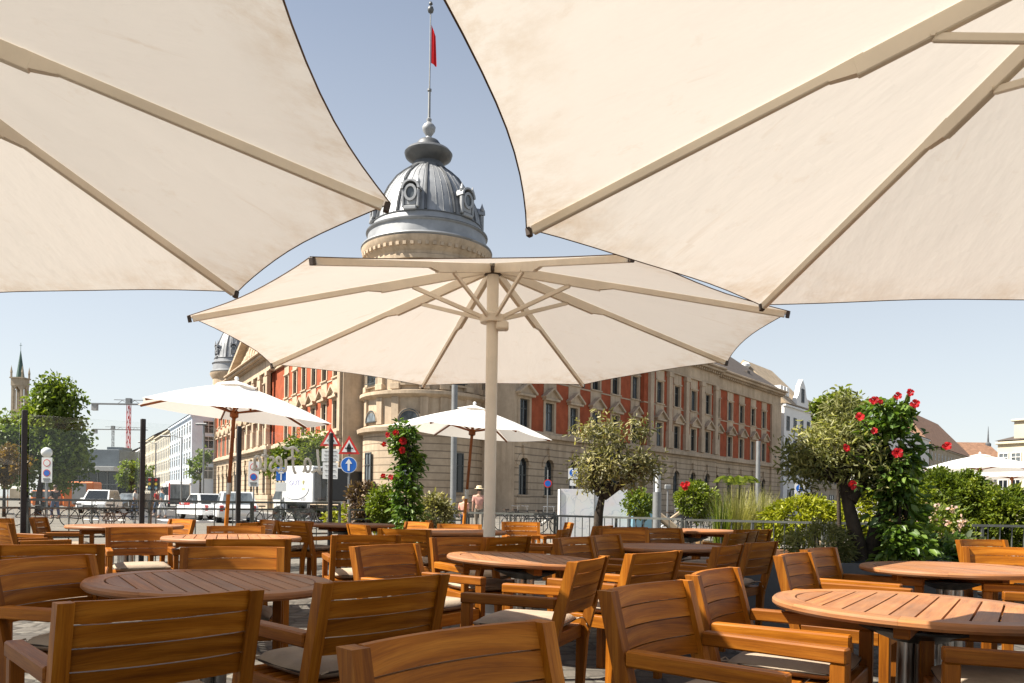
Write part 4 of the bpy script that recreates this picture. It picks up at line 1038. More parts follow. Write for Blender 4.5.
# people
def skin_mesh(name, nodes, edges, mat, parent, sub=2):
    me = bpy.data.meshes.new(name); me.from_pydata([n[:3] for n in nodes], edges, []); me.update()
    o = link(name, me, parent)
    md = o.modifiers.new('skin', 'SKIN'); sv = me.skin_vertices[0] if me.skin_vertices else None
    if sv is None:
        bm = bmesh.new(); bm.from_mesh(me); bm.verts.layers.skin.verify(); bm.to_mesh(me); bm.free(); sv = me.skin_vertices[0]
    for i, n in enumerate(nodes):
        sv.data[i].radius = (n[3], n[4] if len(n) > 4 else n[3]); sv.data[i].use_root = (i == 0)
    md.use_smooth_shade = True
    s_ = o.modifiers.new('sub', 'SUBSURF'); s_.levels = 1; s_.render_levels = sub
    me.materials.append(mat); return o
def person(label, loc, rz, h, shirt, trousers, hat=None, hair=M['cap'], stride=.12, sleeve_short=True):
    t = thing('person', label, 'person', tuple(loc), rz); k = h/1.75
    N = lambda *a: tuple(c*k for c in a)
    nodes = [N(0, 0, .98, .13, .10), N(0, 0, 1.2, .135, .10), N(0, 0, 1.42, .15, .09), N(0, 0, 1.5, .055), N(0, .01, 1.58, .055), N(0, .02, 1.66, .088, .1), N(0, .01, 1.74, .06),
             N(-.09, 0, .9, .09), N(-.1, stride, .5, .06), N(-.1, stride*1.1, .09, .042), N(-.1, stride*1.1+.12, .04, .035),
             N(.09, 0, .9, .09), N(.1, -stride, .5, .06), N(.1, -stride*1.6, .1, .042), N(.1, -stride*1.6+.12, .04, .035),
             N(-.19, 0, 1.42, .055), N(-.24, -.02, 1.15, .042), N(-.25, .06, .9, .033), N(-.25, .09, .8, .035), N(.19, 0, 1.42, .055), N(.24, -.02, 1.15, .042), N(.25, .06, .9, .033), N(.25, .09, .8, .035)]
    edges = [(0, 1), (1, 2), (2, 3), (3, 4), (4, 5), (5, 6), (0, 7), (7, 8), (8, 9), (9, 10), (0, 11), (11, 12), (12, 13), (13, 14), (2, 15), (15, 16), (16, 17), (17, 18), (2, 19), (19, 20), (20, 21), (21, 22)]
    skin_mesh('body', nodes, edges, M['skin'], t)
    e = .025
    sn = [N(0, 0, .96, .15, .12), N(0, 0, 1.2, .185, .14), N(0, 0, 1.43, .19, .12), N(0, 0, 1.49, .08), N(-.2, 0, 1.42, .075), N(-.245, -.02, 1.16, .06), N(.2, 0, 1.42, .075), N(.245, -.02, 1.16, .06)]
    skin_mesh('shirt', sn, [(0, 1), (1, 2), (2, 3), (2, 4), (4, 5), (2, 6), (6, 7)], shirt, t)
    tn = [N(0, 0, 1.0, .145, .115), N(-.09, 0, .88, .105), N(-.1, stride, .5, .08), N(-.1, stride*1.1, .16, .065), N(.09, 0, .88, .105), N(.1, -stride, .5, .08), N(.1, -stride*1.6, .17, .065)]
    skin_mesh('trousers', tn, [(0, 1), (1, 2), (2, 3), (0, 4), (4, 5), (5, 6)], trousers, t)
    hd = MB(Matrix.Translation((0, .005*k, 1.68*k))); hd.lathe([(.098*k, -.04*k), (.105*k, .03*k), (.085*k, .09*k), (0, .115*k)], 14); hd.build('hair', hair, t, smooth=60)
    for s in (-1, 1):
        fb = MB(); y0 = stride*1.1 if s < 0 else -stride*1.6; fb.box((s*.1*k, (y0+.06)*k, .035*k), (.1*k, .27*k, .07*k), .03*k); fb.build('shoe', M['cap'], t)
    if hat:
        hb = MB(Matrix.Translation((0, 0, 1.72*k))); hb.lathe([(.0, .02), (.2*k, -.0), (.21*k, .012), (.12*k, .03), (.115*k, .11*k), (.07*k, .135*k), (0, .13*k)], 20); hb.build('hat', hat, t, smooth=50)
    return t
M['pink_shirt'] = pbr('pale_coral_check', (.58, .30, .24), .85, .2, 14); M['khaki'] = pbr('khaki_trousers', (.22, .19, .15), .85, .1, 8); M['coral'] = pbr('coral_top', (.62, .30, .22), .85, .1, 8); M['denim'] = pbr('denim', (.07, .10, .17), .85, .15, 8); M['white_cloth'] = pbr('white_cloth', (.7, .69, .67), .85, .08, 8); M['blond'] = pbr('fair_hair', (.45, .30, .14), .7, .15, 20)
def person_at(px, ytop, Y, *a, **k):
    h = zat(px, ytop, Y); return h
person('person walking away in a pale straw hat, coral checked shirt and khaki trousers', on_ground(479, 31), R(5), 1.72, M['pink_shirt'], M['khaki'], M['straw'])
person('smaller person walking in a coral top beside the one in the straw hat', on_ground(464, 29), R(-20), 1.35, M['coral'], M['denim'], None, M['blond'], .08)
person('pedestrian in a red top crossing near the bus', on_ground(157, 50), R(80), 1.7, M['red'], M['denim'])
person('pedestrian in white trousers and blue top beside the bus door', on_ground(162, 44), R(100), 1.72, M['blue_tarp'], M['white_cloth'])
person('pedestrian in a dark coat walking left of the second screen post', on_ground(55, 40), R(60), 1.7, M['black_metal'], M['denim'])
person('pedestrian in a white shirt left of the traffic light', on_ground(135, 52), R(-80), 1.74, M['white_cloth'], M['denim'])
# ------------------------------------------------------------------ railings and glass screen
def railing(label, p, q, H, bars=.15, mid=None, post_every=1.6, flat=.055):
    p, q = Vector((*p, 0)), Vector((*q, 0)); d = q-p; L = d.length; d.normalize()
    t = thing('railing', label, 'railing', tuple(p))
    b = MB(Matrix.Translation(-p)); b.beam(p+Vector((0, 0, H)), q+Vector((0, 0, H)), flat, .035)
    for m in (mid or []): b.beam(p+Vector((0, 0, m)), q+Vector((0, 0, m)), .03, .03)
    b.beam(p+Vector((0, 0, .12)), q+Vector((0, 0, .12)), .03, .03); b.build('rail', M['railing'], t)
    n = max(1, round(L/post_every))
    for i in range(n+1):
        c = d*(L*i/n); b = MB(); b.box((c.x, c.y, H/2), (.045, .045, H-.02), .004, tone=.3); b.build('post', M['railing'], t)
    b = MB(); k = int(L/bars)
    for i in range(k): c = d*(L*(i+.5)/k); b.box((c.x, c.y, .12+(H-.12)/2), (.014, .014, H-.16))
    b.build('baluster', M['railing'], t); return t
GA, GB = Vector((-6.86, 11.0, 0)), Vector((-3.26, 14.0, 0)); gd = (GB-GA).normalized(); gn = Vector((-gd.y, gd.x, 0))
o_ = gn*.3
railing('grey double rail street railing behind the glass screen on the left', ((GA-gd*3.2+o_).x, (GA-gd*3.2+o_).y), ((GB+gd*.35+o_).x, (GB+gd*.35+o_).y), 1.10, .30, [.98, .55], 1.5)
railing('grey railing section beside the climbing plant left of the central parasol', (-3.1, 14.95), (-.9, 15.45), .98, .2, [.8], 1.1)
railing('dark railing section with the gate latch in front of the white hoarding', (-.85, 15.45), (.8, 14.55), .95, .155, None, .9)
railing('dark railing section from the small olive tree to the tall grasses', (.85, 14.5), (2.8, 12.85), .93, .155, None, 1.1)
railing('dark railing section behind the big olive tree', (2.85, 12.8), (4.8, 12.05), .92, .155, None, 1.1)
railing('dark railing section at the right edge in front of the round clipped shrubs', (4.85, 12.0), (9.4, 11.7), .92, .17, None, 1.1)
posts = [GA]; PX = [(24, 11.0), (140, 12.1), (240, 12.9), (331, 14.0)]
pp = []
for px, Y in PX:
    u = at(px, 460, Y); s = (Vector((u.x, u.y, 0))-GA).dot(gd); pp.append(GA+gd*s)
names = ['leftmost dark steel post of the glass screen, before the leafy tree', 'dark steel screen post in front of the left street row', 'dark steel screen post right of the leaning parasol pole', 'dark steel screen post in front of the warning triangle']
for p, nme in zip(pp, names):
    t = thing('screen_post', nme, 'post', tuple(p), math.atan2(gd.y, gd.x), 'posts of the glass wind screen')
    b = MB(); b.box((0, 0, 1.18), (.07, .06, 2.36), .008); b.build('upright', M['post'], t)
    b = MB(); b.box((0, 0, .008), (.2, .16, .016)); b.build('base_plate', M['post'], t)
pp2 = [GA-gd*2.3]+pp
labs = ['clear glass wind screen pane at the far left edge', 'clear glass wind screen pane in front of the leafy tree and globe lamp', 'clear glass wind screen pane between the second dark post and the leaning parasol pole', 'clear glass wind screen pane with mirrored La Fiesta lettering']
for i in range(4):
    a, c = pp2[i], pp2[i+1]; L = (c-a).length-.12; m = (a+c)/2
    t = thing('glass_screen', labs[i], 'glass screen', tuple(m), math.atan2(gd.y, gd.x), 'panes of the glass wind screen')
    b = MB(); b.box((0, 0, 1.22), (L, .012, 2.16)); b.build('pane', M['glass'], t)
    if i == 3:
        # brush script seen from behind: strokes in reading order, mirrored in x
        S = {'L': [[(.28, .95), (.22, .5), (.12, .1), (0, .02), (.12, .0), (.3, .12), (.5, .06), (.6, .02)]], 'a': [[(.34, .5), (.2, .56), (.06, .4), (.06, .16), (.18, .02), (.32, .14), (.36, .5), (.36, .16), (.46, .02)]],
             'F': [[(.0, .82), (.3, .98), (.62, .9), (.85, .98)], [(.36, .93), (.32, .5), (.26, .1), (.14, -.06)], [(.16, .52), (.4, .56), (.6, .5)]], 'i': [[(.08, .5), (.06, .14), (.14, .02), (.24, .1)], [(.1, .72), (.11, .74)]],
             'e': [[(.06, .26), (.28, .34), (.3, .5), (.18, .56), (.06, .4), (.08, .12), (.2, .02), (.38, .14)]], 's': [[(.3, .5), (.16, .56), (.08, .42), (.24, .26), (.26, .1), (.12, .0), (.0, .1)]], 't': [[(.16, .85), (.12, .2), (.2, .02), (.32, .1)], [(.0, .58), (.32, .6)]]}
        adv = {'L': .62, 'a': .5, 'F': .62, 'i': .26, 'e': .4, 's': .38, 't': .34, ' ': .22}
        txt = 'La Fiesta'; tot = sum(adv[c_] for c_ in txt); b = MB(); hgt = .44
        X0 = (at(325, 457, 13.8)-m).dot(gd); X1 = (at(251, 457, 13.1)-m).dot(gd); sx = (X1-X0)/tot; cur = 0
        zb = zat(290, 472, 13.5)
        for c_ in txt:
            for st in S.get(c_, []):
                # smooth the stroke
                P = [Vector((x, z, 0)) for x, z in st]; Q = []
                for j in range(len(P)-1):
                    p0, p1, p2, p3 = P[max(j-1, 0)], P[j], P[j+1], P[min(j+2, len(P)-1)]
                    for u in (0, .33, .66): Q.append(.5*((2*p1)+(p2-p0)*u+(2*p0-5*p1+4*p2-p3)*u*u+(3*p1-p0-3*p2+p3)*u**3))
                Q.append(P[-1])
                b.tube([(X0+(cur+q.x)*sx, -.012, zb+q.y*hgt) for q in Q], .024, 5)
            cur += adv[c_]
        b.build('script_lettering', M['letter'], t)

# ------------------------------------------------------------------ plants
nr_ = np.random.RandomState(11)
def leaf_mesh(name, mat, parent, P, size, aspect=.42, up=.35, tone=None, droop=0.0, world=True, outward=None, fold=.12):
    N = len(P); P = np.asarray(P, float)
    d = nr_.normal(size=(N, 3)); 
    if outward is not None: d = d*.7+outward*1.0
    d[:, 2] += -droop
    d /= np.linalg.norm(d, axis=1)[:, None]
    n = nr_.normal(size=(N, 3)); n[:, 2] += up*3; n -= d*np.sum(n*d, 1)[:, None]; n /= np.linalg.norm(n, axis=1)[:, None]
    s = np.cross(n, d); sz = size*(.55+.9*nr_.rand(N))[:, None]
    V = np.empty((N, 6, 3)); 
    V[:, 0] = P; V[:, 1] = P+d*sz*.35+s*sz*aspect*.5+n*sz*fold; V[:, 2] = P+d*sz*.72+s*sz*aspect*.4+n*sz*fold*.6; V[:, 3] = P+d*sz-n*sz*fold*.6
    V[:, 4] = P+d*sz*.72-s*sz*aspect*.4+n*sz*fold*.6; V[:, 5] = P+d*sz*.35-s*sz*aspect*.5+n*sz*fold
    me = bpy.data.meshes.new(name); me.vertices.add(N*6); me.vertices.foreach_set('co', V.reshape(-1))
    idx = np.arange(N)[:, None]*6
    F = np.concatenate([idx+[0, 1, 2, 3], idx+[0, 3, 4, 5]], 1).reshape(-1)
    me.loops.add(N*8); me.polygons.add(N*2); me.loops.foreach_set('vertex_index', F.astype(np.int32))
    me.polygons.foreach_set('loop_start', np.arange(0, N*8, 4, dtype=np.int32)); me.polygons.foreach_set('loop_total', np.full(N*2, 4, np.int32))
    a = me.attributes.new('tone', 'FLOAT', 'FACE'); tn = nr_.rand(N) if tone is None else np.clip(tone, 0, 1); a.data.foreach_set('value', np.repeat(tn, 2).astype(np.float32))
    me.materials.append(mat); me.update(calc_edges=True); me.validate()
    return link(name, me, parent, world)
def clumps(c, rad, n, shell=.55):
    """clump centres in an ellipsoid, biased to the outside"""
    d = nr_.normal(size=(n, 3)); d /= np.linalg.norm(d, axis=1)[:, None]
    r_ = shell+(1-shell)*nr_.rand(n)**.6
    return np.array(c)+d*r_[:, None]*np.array(rad)
def spread(C, per, r_, flat=1.0):
    n = len(C)*per; k = np.repeat(np.arange(len(C)), per)
    rr = r_*(.6+.8*nr_.rand(len(C)))[k]
    d = nr_.normal(size=(n, 3)); d /= np.linalg.norm(d, axis=1)[:, None]; q = d*(nr_.rand(n)**.45*rr)[:, None]; q[:, 2] *= flat
    ct = nr_.rand(len(C))[k]
    return C[k]+q, np.clip(.65*ct+.35*nr_.rand(n), 0, 1)
def limb(b, p, q, r0, r1, n=5, wob=.08):
    p, q = Vector(p), Vector(q); L = (q-p).length
    pts = [p.lerp(q, i/n)+Vector((rng.uniform(-1, 1), rng.uniform(-1, 1), rng.uniform(-.5, .5)))*(wob*L if 0 < i < n else 0) for i in range(n+1)]
    b.tube(pts, [r0+(r1-r0)*i/n for i in range(n+1)], 7); return pts
def tree(name, label, cat, base, trunk_pts, r0, crown_c, rad, ncl, per, clr, leaf, lm, bark, group=None, aspect=.42, nlimb=14, up=.3, shell=.45, C=None, droop=.1):
    t = thing(name, label, cat, tuple(base), 0, group); base = Vector(base)
    if C is None: C = clumps(crown_c, rad, ncl, shell)
    b = MB()
    for tp in trunk_pts: b.tube([Vector(p)-base for p in tp], [r0*(1-.45*i/(len(tp)-1)) for i in range(len(tp))], 9)
    b.build('trunk', bark, t, smooth=60)
    b = MB(); ends = [Vector(tp[-1])-base for tp in trunk_pts]
    for i in range(min(nlimb, len(C))):
        c = Vector(C[i])-base; e = min(ends, key=lambda v: (v-c).length)
        pts = limb(b, e, c, r0*.42, r0*.10, 5, .07)
        for q in range(2): limb(b, pts[3], Vector(C[rng.randrange(len(C))])*.0+pts[3]+Vector((rng.uniform(-1, 1)*rad[0]*.3, rng.uniform(-1, 1)*rad[1]*.3, rng.uniform(0, 1)*rad[2]*.3)), r0*.16, r0*.04, 3, .1)
    b.build('branch', bark, t, smooth=60)
    P, tn = spread(C, per, clr); leaf_mesh('crown', lm, t, P-np.array(base), leaf, aspect, up, tn, droop, world=False)
    return t
LM = {'lush': leafmat('broad_green_leaf', (.065, .105, .016), (.13, .185, .026), (.25, .30, .05)), 'olive': leafmat('olive_leaf', (.09, .095, .04), (.21, .20, .09), (.46, .41, .22), .3),
      'olive_dark': leafmat('dark_olive_leaf', (.085, .10, .032), (.20, .21, .075), (.46, .44, .21), .35), 'glossy': leafmat('glossy_leaf', (.028, .065, .01), (.08, .15, .022), (.22, .31, .05), .34, .55),
      'lime': leafmat('lime_leaf', (.14, .17, .012), (.28, .30, .02), (.44, .43, .04)), 'box': leafmat('box_leaf', (.055, .09, .011), (.13, .175, .02), (.25, .28, .035)),
      'grass': leafmat('dry_grass_blade', (.13, .14, .04), (.28, .27, .09), (.50, .45, .20)), 'purple': leafmat('plum_leaf', (.06, .035, .03), (.11, .07, .045), (.20, .13, .07)), 'grey': leafmat('grey_green_leaf', (.06, .085, .06), (.12, .15, .10), (.22, .25, .17)),
      'red': leafmat('red_petal', (.32, .008, .012), (.52, .012, .02), (.66, .03, .035), .4, .3), 'pink': leafmat('pale_pink_petal', (.55, .36, .34), (.66, .46, .43), (.74, .60, .56), .4, .2), 'rust': leafmat('rusty_leaf', (.07, .045, .012), (.14, .085, .02), (.22, .13, .03))}
# big street tree on the left
def C_px(px, py, Y): return np.array(at(px, py, Y))
bs = on_ground(38, 46)
Cl = np.concatenate([clumps(C_px(42, 446, 46), (2.4, 2.1, 2.5), 60, .4), clumps(C_px(58, 406, 46), (1.2, 1.2, 1.5), 24, .3), clumps(C_px(14, 450, 46), (1.7, 1.7, 2.2), 26, .4), clumps(C_px(63, 455, 46), (1.3, 1.6, 1.9), 26, .4)])
tree('street_tree', 'large leafy green street tree on the left behind the globe lamp', 'tree', bs, [[bs, bs+Vector((.1, 0, 1.6)), bs+Vector((.3, .1, 3.6))], [bs+Vector((-.9, .2, 0)), bs+Vector((-.8, .2, 1.6)), bs+Vector((-1.0, .3, 3.2))]], .2, None, (2.4, 2.2, 3), 0, 120, .8, .24, LM['lush'], M['bark'], nlimb=26, C=Cl, aspect=.6)
bs = on_ground(4, 42); tree('street_tree', 'small rusty leaved tree at the left edge beside the large leafy one', 'tree', bs, [[bs, bs+Vector((0, 0, 1.8))]], .1, C_px(2, 468, 42), (1.1, 1.0, 1.0), 22, 90, .42, .2, LM['rust'], M['bark'], aspect=.6)
for px, py, Y, rr, lab in ((131, 476, 78, 1.4, 'round young street tree in front of the cream town houses'), (200, 466, 62, 1.1, 'thin young street tree in front of the pale blue house'), (143, 474, 100, 1.5, 'street tree behind the second screen post before the beige house')):
    bs = on_ground(px, Y); tree('street_tree', lab, 'tree', bs, [[bs, bs+Vector((0, 0, zat(px, py, Y)-rr*.6))]], .12, C_px(px, py, Y), (rr, rr, rr*.95), 30 if rr > 1.2 else 12, 50, .5, .26, LM['lush'], M['bark'], aspect=.6)
bs = on_ground(300, 50); Cl = np.concatenate([clumps(C_px(308, 453, 50), (1.7, 1.3, 1.2), 40, .3), clumps(C_px(284, 462, 50), (1.3, 1.1, 1.0), 22, .3)])
tree('street_tree', 'dense green tree rising behind the white box truck', 'tree', bs, [[bs, bs+Vector((0, 0, 2.6))]], .14, None, (1.7, 1.3, 1.2), 0, 90, .5, .2, LM['box'], M['bark'], C=Cl, aspect=.6)
# small olive in front of the long facade
bs = on_ground(597, 12.2); z0 = .45
Cl = np.concatenate([clumps(C_px(612, 466, 12.2), (.52, .5, .34), 46, .3), clumps(C_px(602, 432, 12.2), (.34, .32, .2), 22, .3), clumps(C_px(590, 468, 12.2), (.25, .3, .3), 16, .3), clumps(C_px(640, 430, 12.2), (.13, .15, .14), 7, .3), clumps(C_px(648, 470, 12.2), (.25, .25, .22), 14, .3)])
k0 = at(599, 512, 12.2); k1 = at(603, 492, 12.2)
tree('olive_tree', 'young silvery olive tree with a single trunk before the white hoarding', 'tree', bs, [[bs+Vector((0, 0, z0)), k0, k1], [k1-Vector((.02, 0, .04)), at(590, 474, 12.2)], [k1-Vector((0, 0, .06)), at(628, 480, 12.2)], [k1-Vector((0, 0, .05)), at(612, 468, 12.3)]], .085, None, (.5, .5, .4), 0, 34, .21, .08, LM['olive'], M['bark'], nlimb=30, C=Cl, aspect=.3, up=.2)
def planter_round(label, loc, r_, h, mat):
    t = thing('planter', label, 'planter', tuple(loc)); b = MB(); b.lathe([(r_*.75, 0), (r_, h-.05), (r_*1.06, h-.05), (r_*1.06, h), (r_*.94, h), (r_*.9, h-.08)], 24); b.build('pot', mat, t, smooth=40)
    b = MB(); b.lathe([(r_*.91, h-.07), (0, h-.05)], 20); b.build('soil', M['soil'], t); return t
def planter_box(label, loc, size, mat, rz=0):
    t = thing('planter', label, 'planter', tuple(loc), rz); w_, d_, h_ = size; b = MB(); tk = .035
    b.box((0, -d_/2+tk/2, h_/2), (w_, tk, h_), .006); b.box((0, d_/2-tk/2, h_/2), (w_, tk, h_), .006)
    for s in (-1, 1): b.box((s*(w_/2-tk/2), 0, h_/2), (tk, d_-2*tk, h_), .006)
    b.build('box', mat, t); b = MB(); b.box((0, 0, h_*.46), (w_-2*tk-.002, d_-2*tk-.002, h_*.9)); b.build('soil', M['soil'], t); return t
planter_round('grey pot holding the young olive tree', bs, .3, .5, M['zinc_planter'])
# gnarled double trunk olive on the right in the long planter
planter_box('long grey planter trough under the big olive tree and the red climber', (3.62, 8.55, 0), (2.5, .8, .58), M['zinc_planter'])
Yo = 8.45; bs = at(866, 560, Yo); bs.z = .6
Cl = np.concatenate([clumps(C_px(832, 452, Yo), (.48, .45, .34), 60, .3), clumps(C_px(842, 418, Yo+.2), (.22, .3, .22), 26, .3), clumps(C_px(806, 465, Yo), (.25, .3, .24), 22, .3), clumps(C_px(868, 470, Yo), (.34, .4, .38), 34, .3), clumps(C_px(850, 440, Yo), (.3, .4, .3), 24, .3)])
tree('olive_tree', 'big old olive tree with two thick dark trunks beside the red flowering climber', 'tree', bs, [[bs+Vector((-.05, 0, 0)), at(855, 530, Yo), at(848, 503, Yo), at(843, 480, Yo)], [bs+Vector((.05, .03, 0)), at(876, 530, Yo), at(888, 503, Yo), at(896, 474, Yo)], [at(849, 500, Yo), at(862, 482, Yo), at(858, 462, Yo)]], .088, None, (.5, .45, .4), 0, 41, .19, .07, LM['olive_dark'], M['bark'], nlimb=34, C=Cl, aspect=.26, up=.2)
Cb = np.concatenate([clumps(C_px(838, 410, Yo+.7), (.28, .25, .2), 30, .3), clumps(C_px(834, 438, Yo+.7), (.2, .25, .26), 26, .3)])
bs2 = at(842, 560, Yo+.7); bs2.z = 0
tree('young_tree', 'fresh light green sapling showing above the big olive tree', 'tree', bs2, [[bs2, at(838, 470, Yo+.7)]], .035, None, (.28, .25, .25), 0, 60, .12, .065, LM['box'], M['bark'], C=Cb, aspect=.55, nlimb=16)
def flower(parent, c, r_, mat, facing):
    """funnel flower with five broad petals"""
    b = MB(); c = Vector(c); z = Vector(facing).normalized(); x = z.cross(Vector((0, 0, 1)) if abs(z.z) < .9 else Vector((1, 0, 0))).normalized(); y = z.cross(x)
    for k in range(5):
        a = 2*PI*k/5+rng.uniform(-.15, .15); d = x*math.cos(a)+y*math.sin(a); s = x*-math.sin(a)+y*math.cos(a); q = r_*rng.uniform(.9, 1.1); l_ = .004*k
        pt = [c-z*q*.3, c+d*q*.30+s*q*.20+z*q*.12, c+d*q*.62+s*q*.50+z*q*(.26+l_), c+d*q*.92+s*q*.42+z*q*(.22+l_), c+d*q*1.08+z*q*(.12+l_), c+d*q*.92-s*q*.42+z*q*(.30+l_), c+d*q*.62-s*q*.50+z*q*(.32+l_), c+d*q*.30-s*q*.20+z*q*.14, c+d*q*.6+z*q*.2]
        b.add(pt, [(0, 1, 8, 7), (1, 2, 3, 8), (8, 3, 4), (8, 4, 5), (7, 8, 5, 6)])
    b.tube([c-z*r_*.9, c-z*r_*.25], [r_*.08, r_*.2], 6)
    return b.build('blossom', mat, parent)
def climber(label, base, path, rad, nleaf, leaf, Y, blooms, lm=LM['glossy']):
    base = Vector(base); t = thing('climbing_plant', label, 'climbing plant', tuple(base))
    b = MB()
    for k in range(4):
        pts = [Vector(p)-base+Vector((rng.uniform(-1, 1), rng.uniform(-1, 1), 0))*rad[i]*.4 for i, p in enumerate(path)]
        b.tube(pts, .018, 5)
    b.build('stem', M['bark'], t)
    C = []
    for i in range(len(path)-1):
        for k in range(14):
            u = rng.random(); p = Vector(path[i]).lerp(Vector(path[i+1]), u); rr = rad[i]+(rad[i+1]-rad[i])*u
            a = rng.uniform(0, 2*PI); C.append(p+Vector((math.cos(a)*rr*rng.uniform(.3, 1), math.sin(a)*rr*rng.uniform(.3, 1), rng.uniform(-.1, .1)))-base)
    C = np.array(C); P, tn = spread(C, nleaf//len(C), .14)
    ax = np.zeros_like(P); mid = np.mean(P[:, :2], 0); ax[:, :2] = P[:, :2]-mid; ax /= (np.linalg.norm(ax, axis=1)[:, None]+1e-6)
    leaf_mesh('foliage', lm, t, P, leaf, .46, .5, tn, .35, False, ax)
    lp = []
    for px, py, r_ in blooms:
        c = at(px, py, Y-.28)-base; fd = Vector((rng.uniform(-.5, .5), -1, rng.uniform(-.2, .5))); flower(t, c, r_*.88, LM['red'], fd)
        k_ = min((Vector(p)-base for p in path), key=lambda v: abs(v.z-c.z+.12)); m_ = k_.lerp(c, .6)+Vector((0, 0, -.06))
        shoots = MB(); shoots.tube([k_, m_, c-fd.normalized()*r_*.7], .006, 5); shoots.build('shoot', M['bark'], t)
        for u_ in range(9 if (c-k_).length > .32 else 3): lp.append(tuple(m_.lerp(c, rng.random()*.8)+Vector((rng.uniform(-.03, .03), rng.uniform(0, .06), rng.uniform(-.03, .02)))))
    leaf_mesh('shoot_leaves', lm, t, np.array(lp), leaf*.8, .46, .4, None, .3, False)
    return t
Yc = 8.25
climber('tall climbing plant with big red trumpet flowers beside the old olive tree', (at(890, 560, Yc).x, Yc, .62), [at(903, 562, Yc), at(902, 520, Yc), at(896, 480, Yc), at(889, 440, Yc), at(893, 408, Yc)], [.22, .20, .18, .24, .2], 3000, .095, Yc,
        [(860, 417, .05), (874, 400.5, .05), (898, 396, .045), (910, 393, .045), (915, 404, .05), (897, 453, .06), (874, 431, .04), (947, 446, .05), (846, 448, .045), (852, 485, .055), (880, 402, .035)])
Yl = 12.4
climber('climbing plant column with small red flowers left of the central parasol', (at(409, 560, Yl).x, Yl, .35), [at(409, 545, Yl), at(409, 510, Yl), at(408, 475, Yl), at(406, 445, Yl), at(403, 430, Yl)], [.2, .19, .18, .2, .13], 2300, .095, Yl,
        [(388, 435, .05), (396, 432.5, .055), (403, 441, .065), (402, 450, .06), (384, 444.5, .045), (391, 477, .05), (383, 476, .045)])
planter_round('grey pot holding the left climbing plant column', (at(409, 560, Yl).x, Yl, 0), .36, .45, M['zinc_planter'])
def shrub(name, label, cat, px, py, Y, rad, ncl, per, clr, leaf, lm, aspect=.5, up=.4, shell=.75, extra=None, base=None, stems=True):
    c = C_px(px, py, Y); b0 = Vector((c[0], c[1], 0 if base is None else base)); t = thing(name, label, cat, tuple(b0))
    C = clumps(c, rad, ncl, shell)
    if extra is not None: C = np.concatenate([C, extra])
    C = C[C[:, 2] > b0.z+.02]; P, tn = spread(C, per, clr); P[:, 2] = np.maximum(P[:, 2], b0.z+.02)
    o = P-c; o /= np.linalg.norm(o, axis=1)[:, None]+1e-6
    leaf_mesh('foliage', lm, t, P-np.array(b0), leaf, aspect, up, tn, 0, False, o)
    b = MB()
    for k in range(7): limb(b, (rng.uniform(-.05, .05), rng.uniform(-.05, .05), 0), Vector(C[rng.randrange(len(C))])-b0, .016, .006, 4, .06)
    b.build('stem', M['bark'], t); return t
shrub('clipped_shrub', 'rounded light green clipped shrub left of the far right parasol', 'shrub', 944, 506, 13.3, (.78, .7, .60), 340, 64, .12, .062, LM['box'], shell=.55)
shrub('clipped_shrub', 'broad rounded green shrub at the right edge under the far parasol', 'shrub', 1015, 521, 12.9, (.95, .7, .52), 340, 64, .12, .062, LM['box'], shell=.55)
shrub('hedge', 'low lime green hedge between the tall grasses and the big olive tree', 'hedge', 802, 521, 13.2, (.62, .45, .36), 150, 48, .13, .065, LM['lime'])
shrub('low_shrub', 'bright yellow green bush glimpsed behind the two olive trunks', 'shrub', 868, 517, 12.7, (.5, .4, .42), 110, 48, .13, .065, LM['lime'])
shrub('oleander', 'loose shrub with pale pink blossoms between the red climber and the clipped shrubs', 'shrub', 932, 537, 10.2, (.50, .35, .42), 70, 40, .14, .085, LM['box'], .3, .3, .5)
ol = [o for o in COL.objects if o.name.startswith('oleander') and o.parent is None][-1]
c = C_px(928, 524, 10.0); P, tn = spread(clumps(c, (.46, .3, .26), 44, .5), 12, .045); leaf_mesh('blossom', LM['pink'], ol, P-np.array(ol.location), .034, .8, .4, tn, 0, False)
shrub('bedding_plants', 'low dark leafy plants at the foot of the red climber', 'plant', 920, 556, 9.3, (.62, .3, .2), 60, 34, .11, .09, LM['glossy'])
shrub('bedding_plants', 'pale grey leaved low plants in front of the oleander', 'plant', 962, 556, 9.9, (.3, .25, .14), 26, 30, .1, .12, LM['grey'], .55)
shrub('lavender_bush', 'dark bushy herb left of the old olive trunk in the trough', 'plant', 822, 545, 8.5, (.34, .25, .2), 50, 46, .1, .055, LM['olive_dark'], .2, .1)
planter_round('square wooden tub under the round topiary', on_ground(699, 16.5), .27, .42, M['wood_box'])
shrub('topiary', 'round topiary ball shrub in a wooden tub beyond the railing', 'shrub', 697, 500, 16.5, (.42, .42, .34), 120, 44, .1, .06, LM['box'], extra=np.array([np.array(at(699, 518, 16.5))]*4))
tp = [o for o in COL.objects if o.name.startswith('topiary') and o.parent is None][-1]
for px, py in ((683, 485), (687, 484), (685, 488)): flower(tp, at(px, py, 16.2)-tp.location, .06, LM['red'], (0, -1, .3))
shrub('low_shrub', 'small fresh green shrub between the light column and the hoarding', 'shrub', 640, 503, 22, (.42, .4, .34), 50, 34, .13, .09, LM['box'])
shrub('low_shrub', 'plum coloured leafy shrub at the left foot of the round corner tower', 'shrub', 366, 505, 15.6, (.32, .3, .38), 50, 36, .14, .09, LM['purple'])
shrub('low_shrub', 'bushy green shrub with pink tips just left of the climbing column', 'shrub', 385, 507, 14.8, (.26, .26, .33), 50, 36, .14, .08, LM['box'])
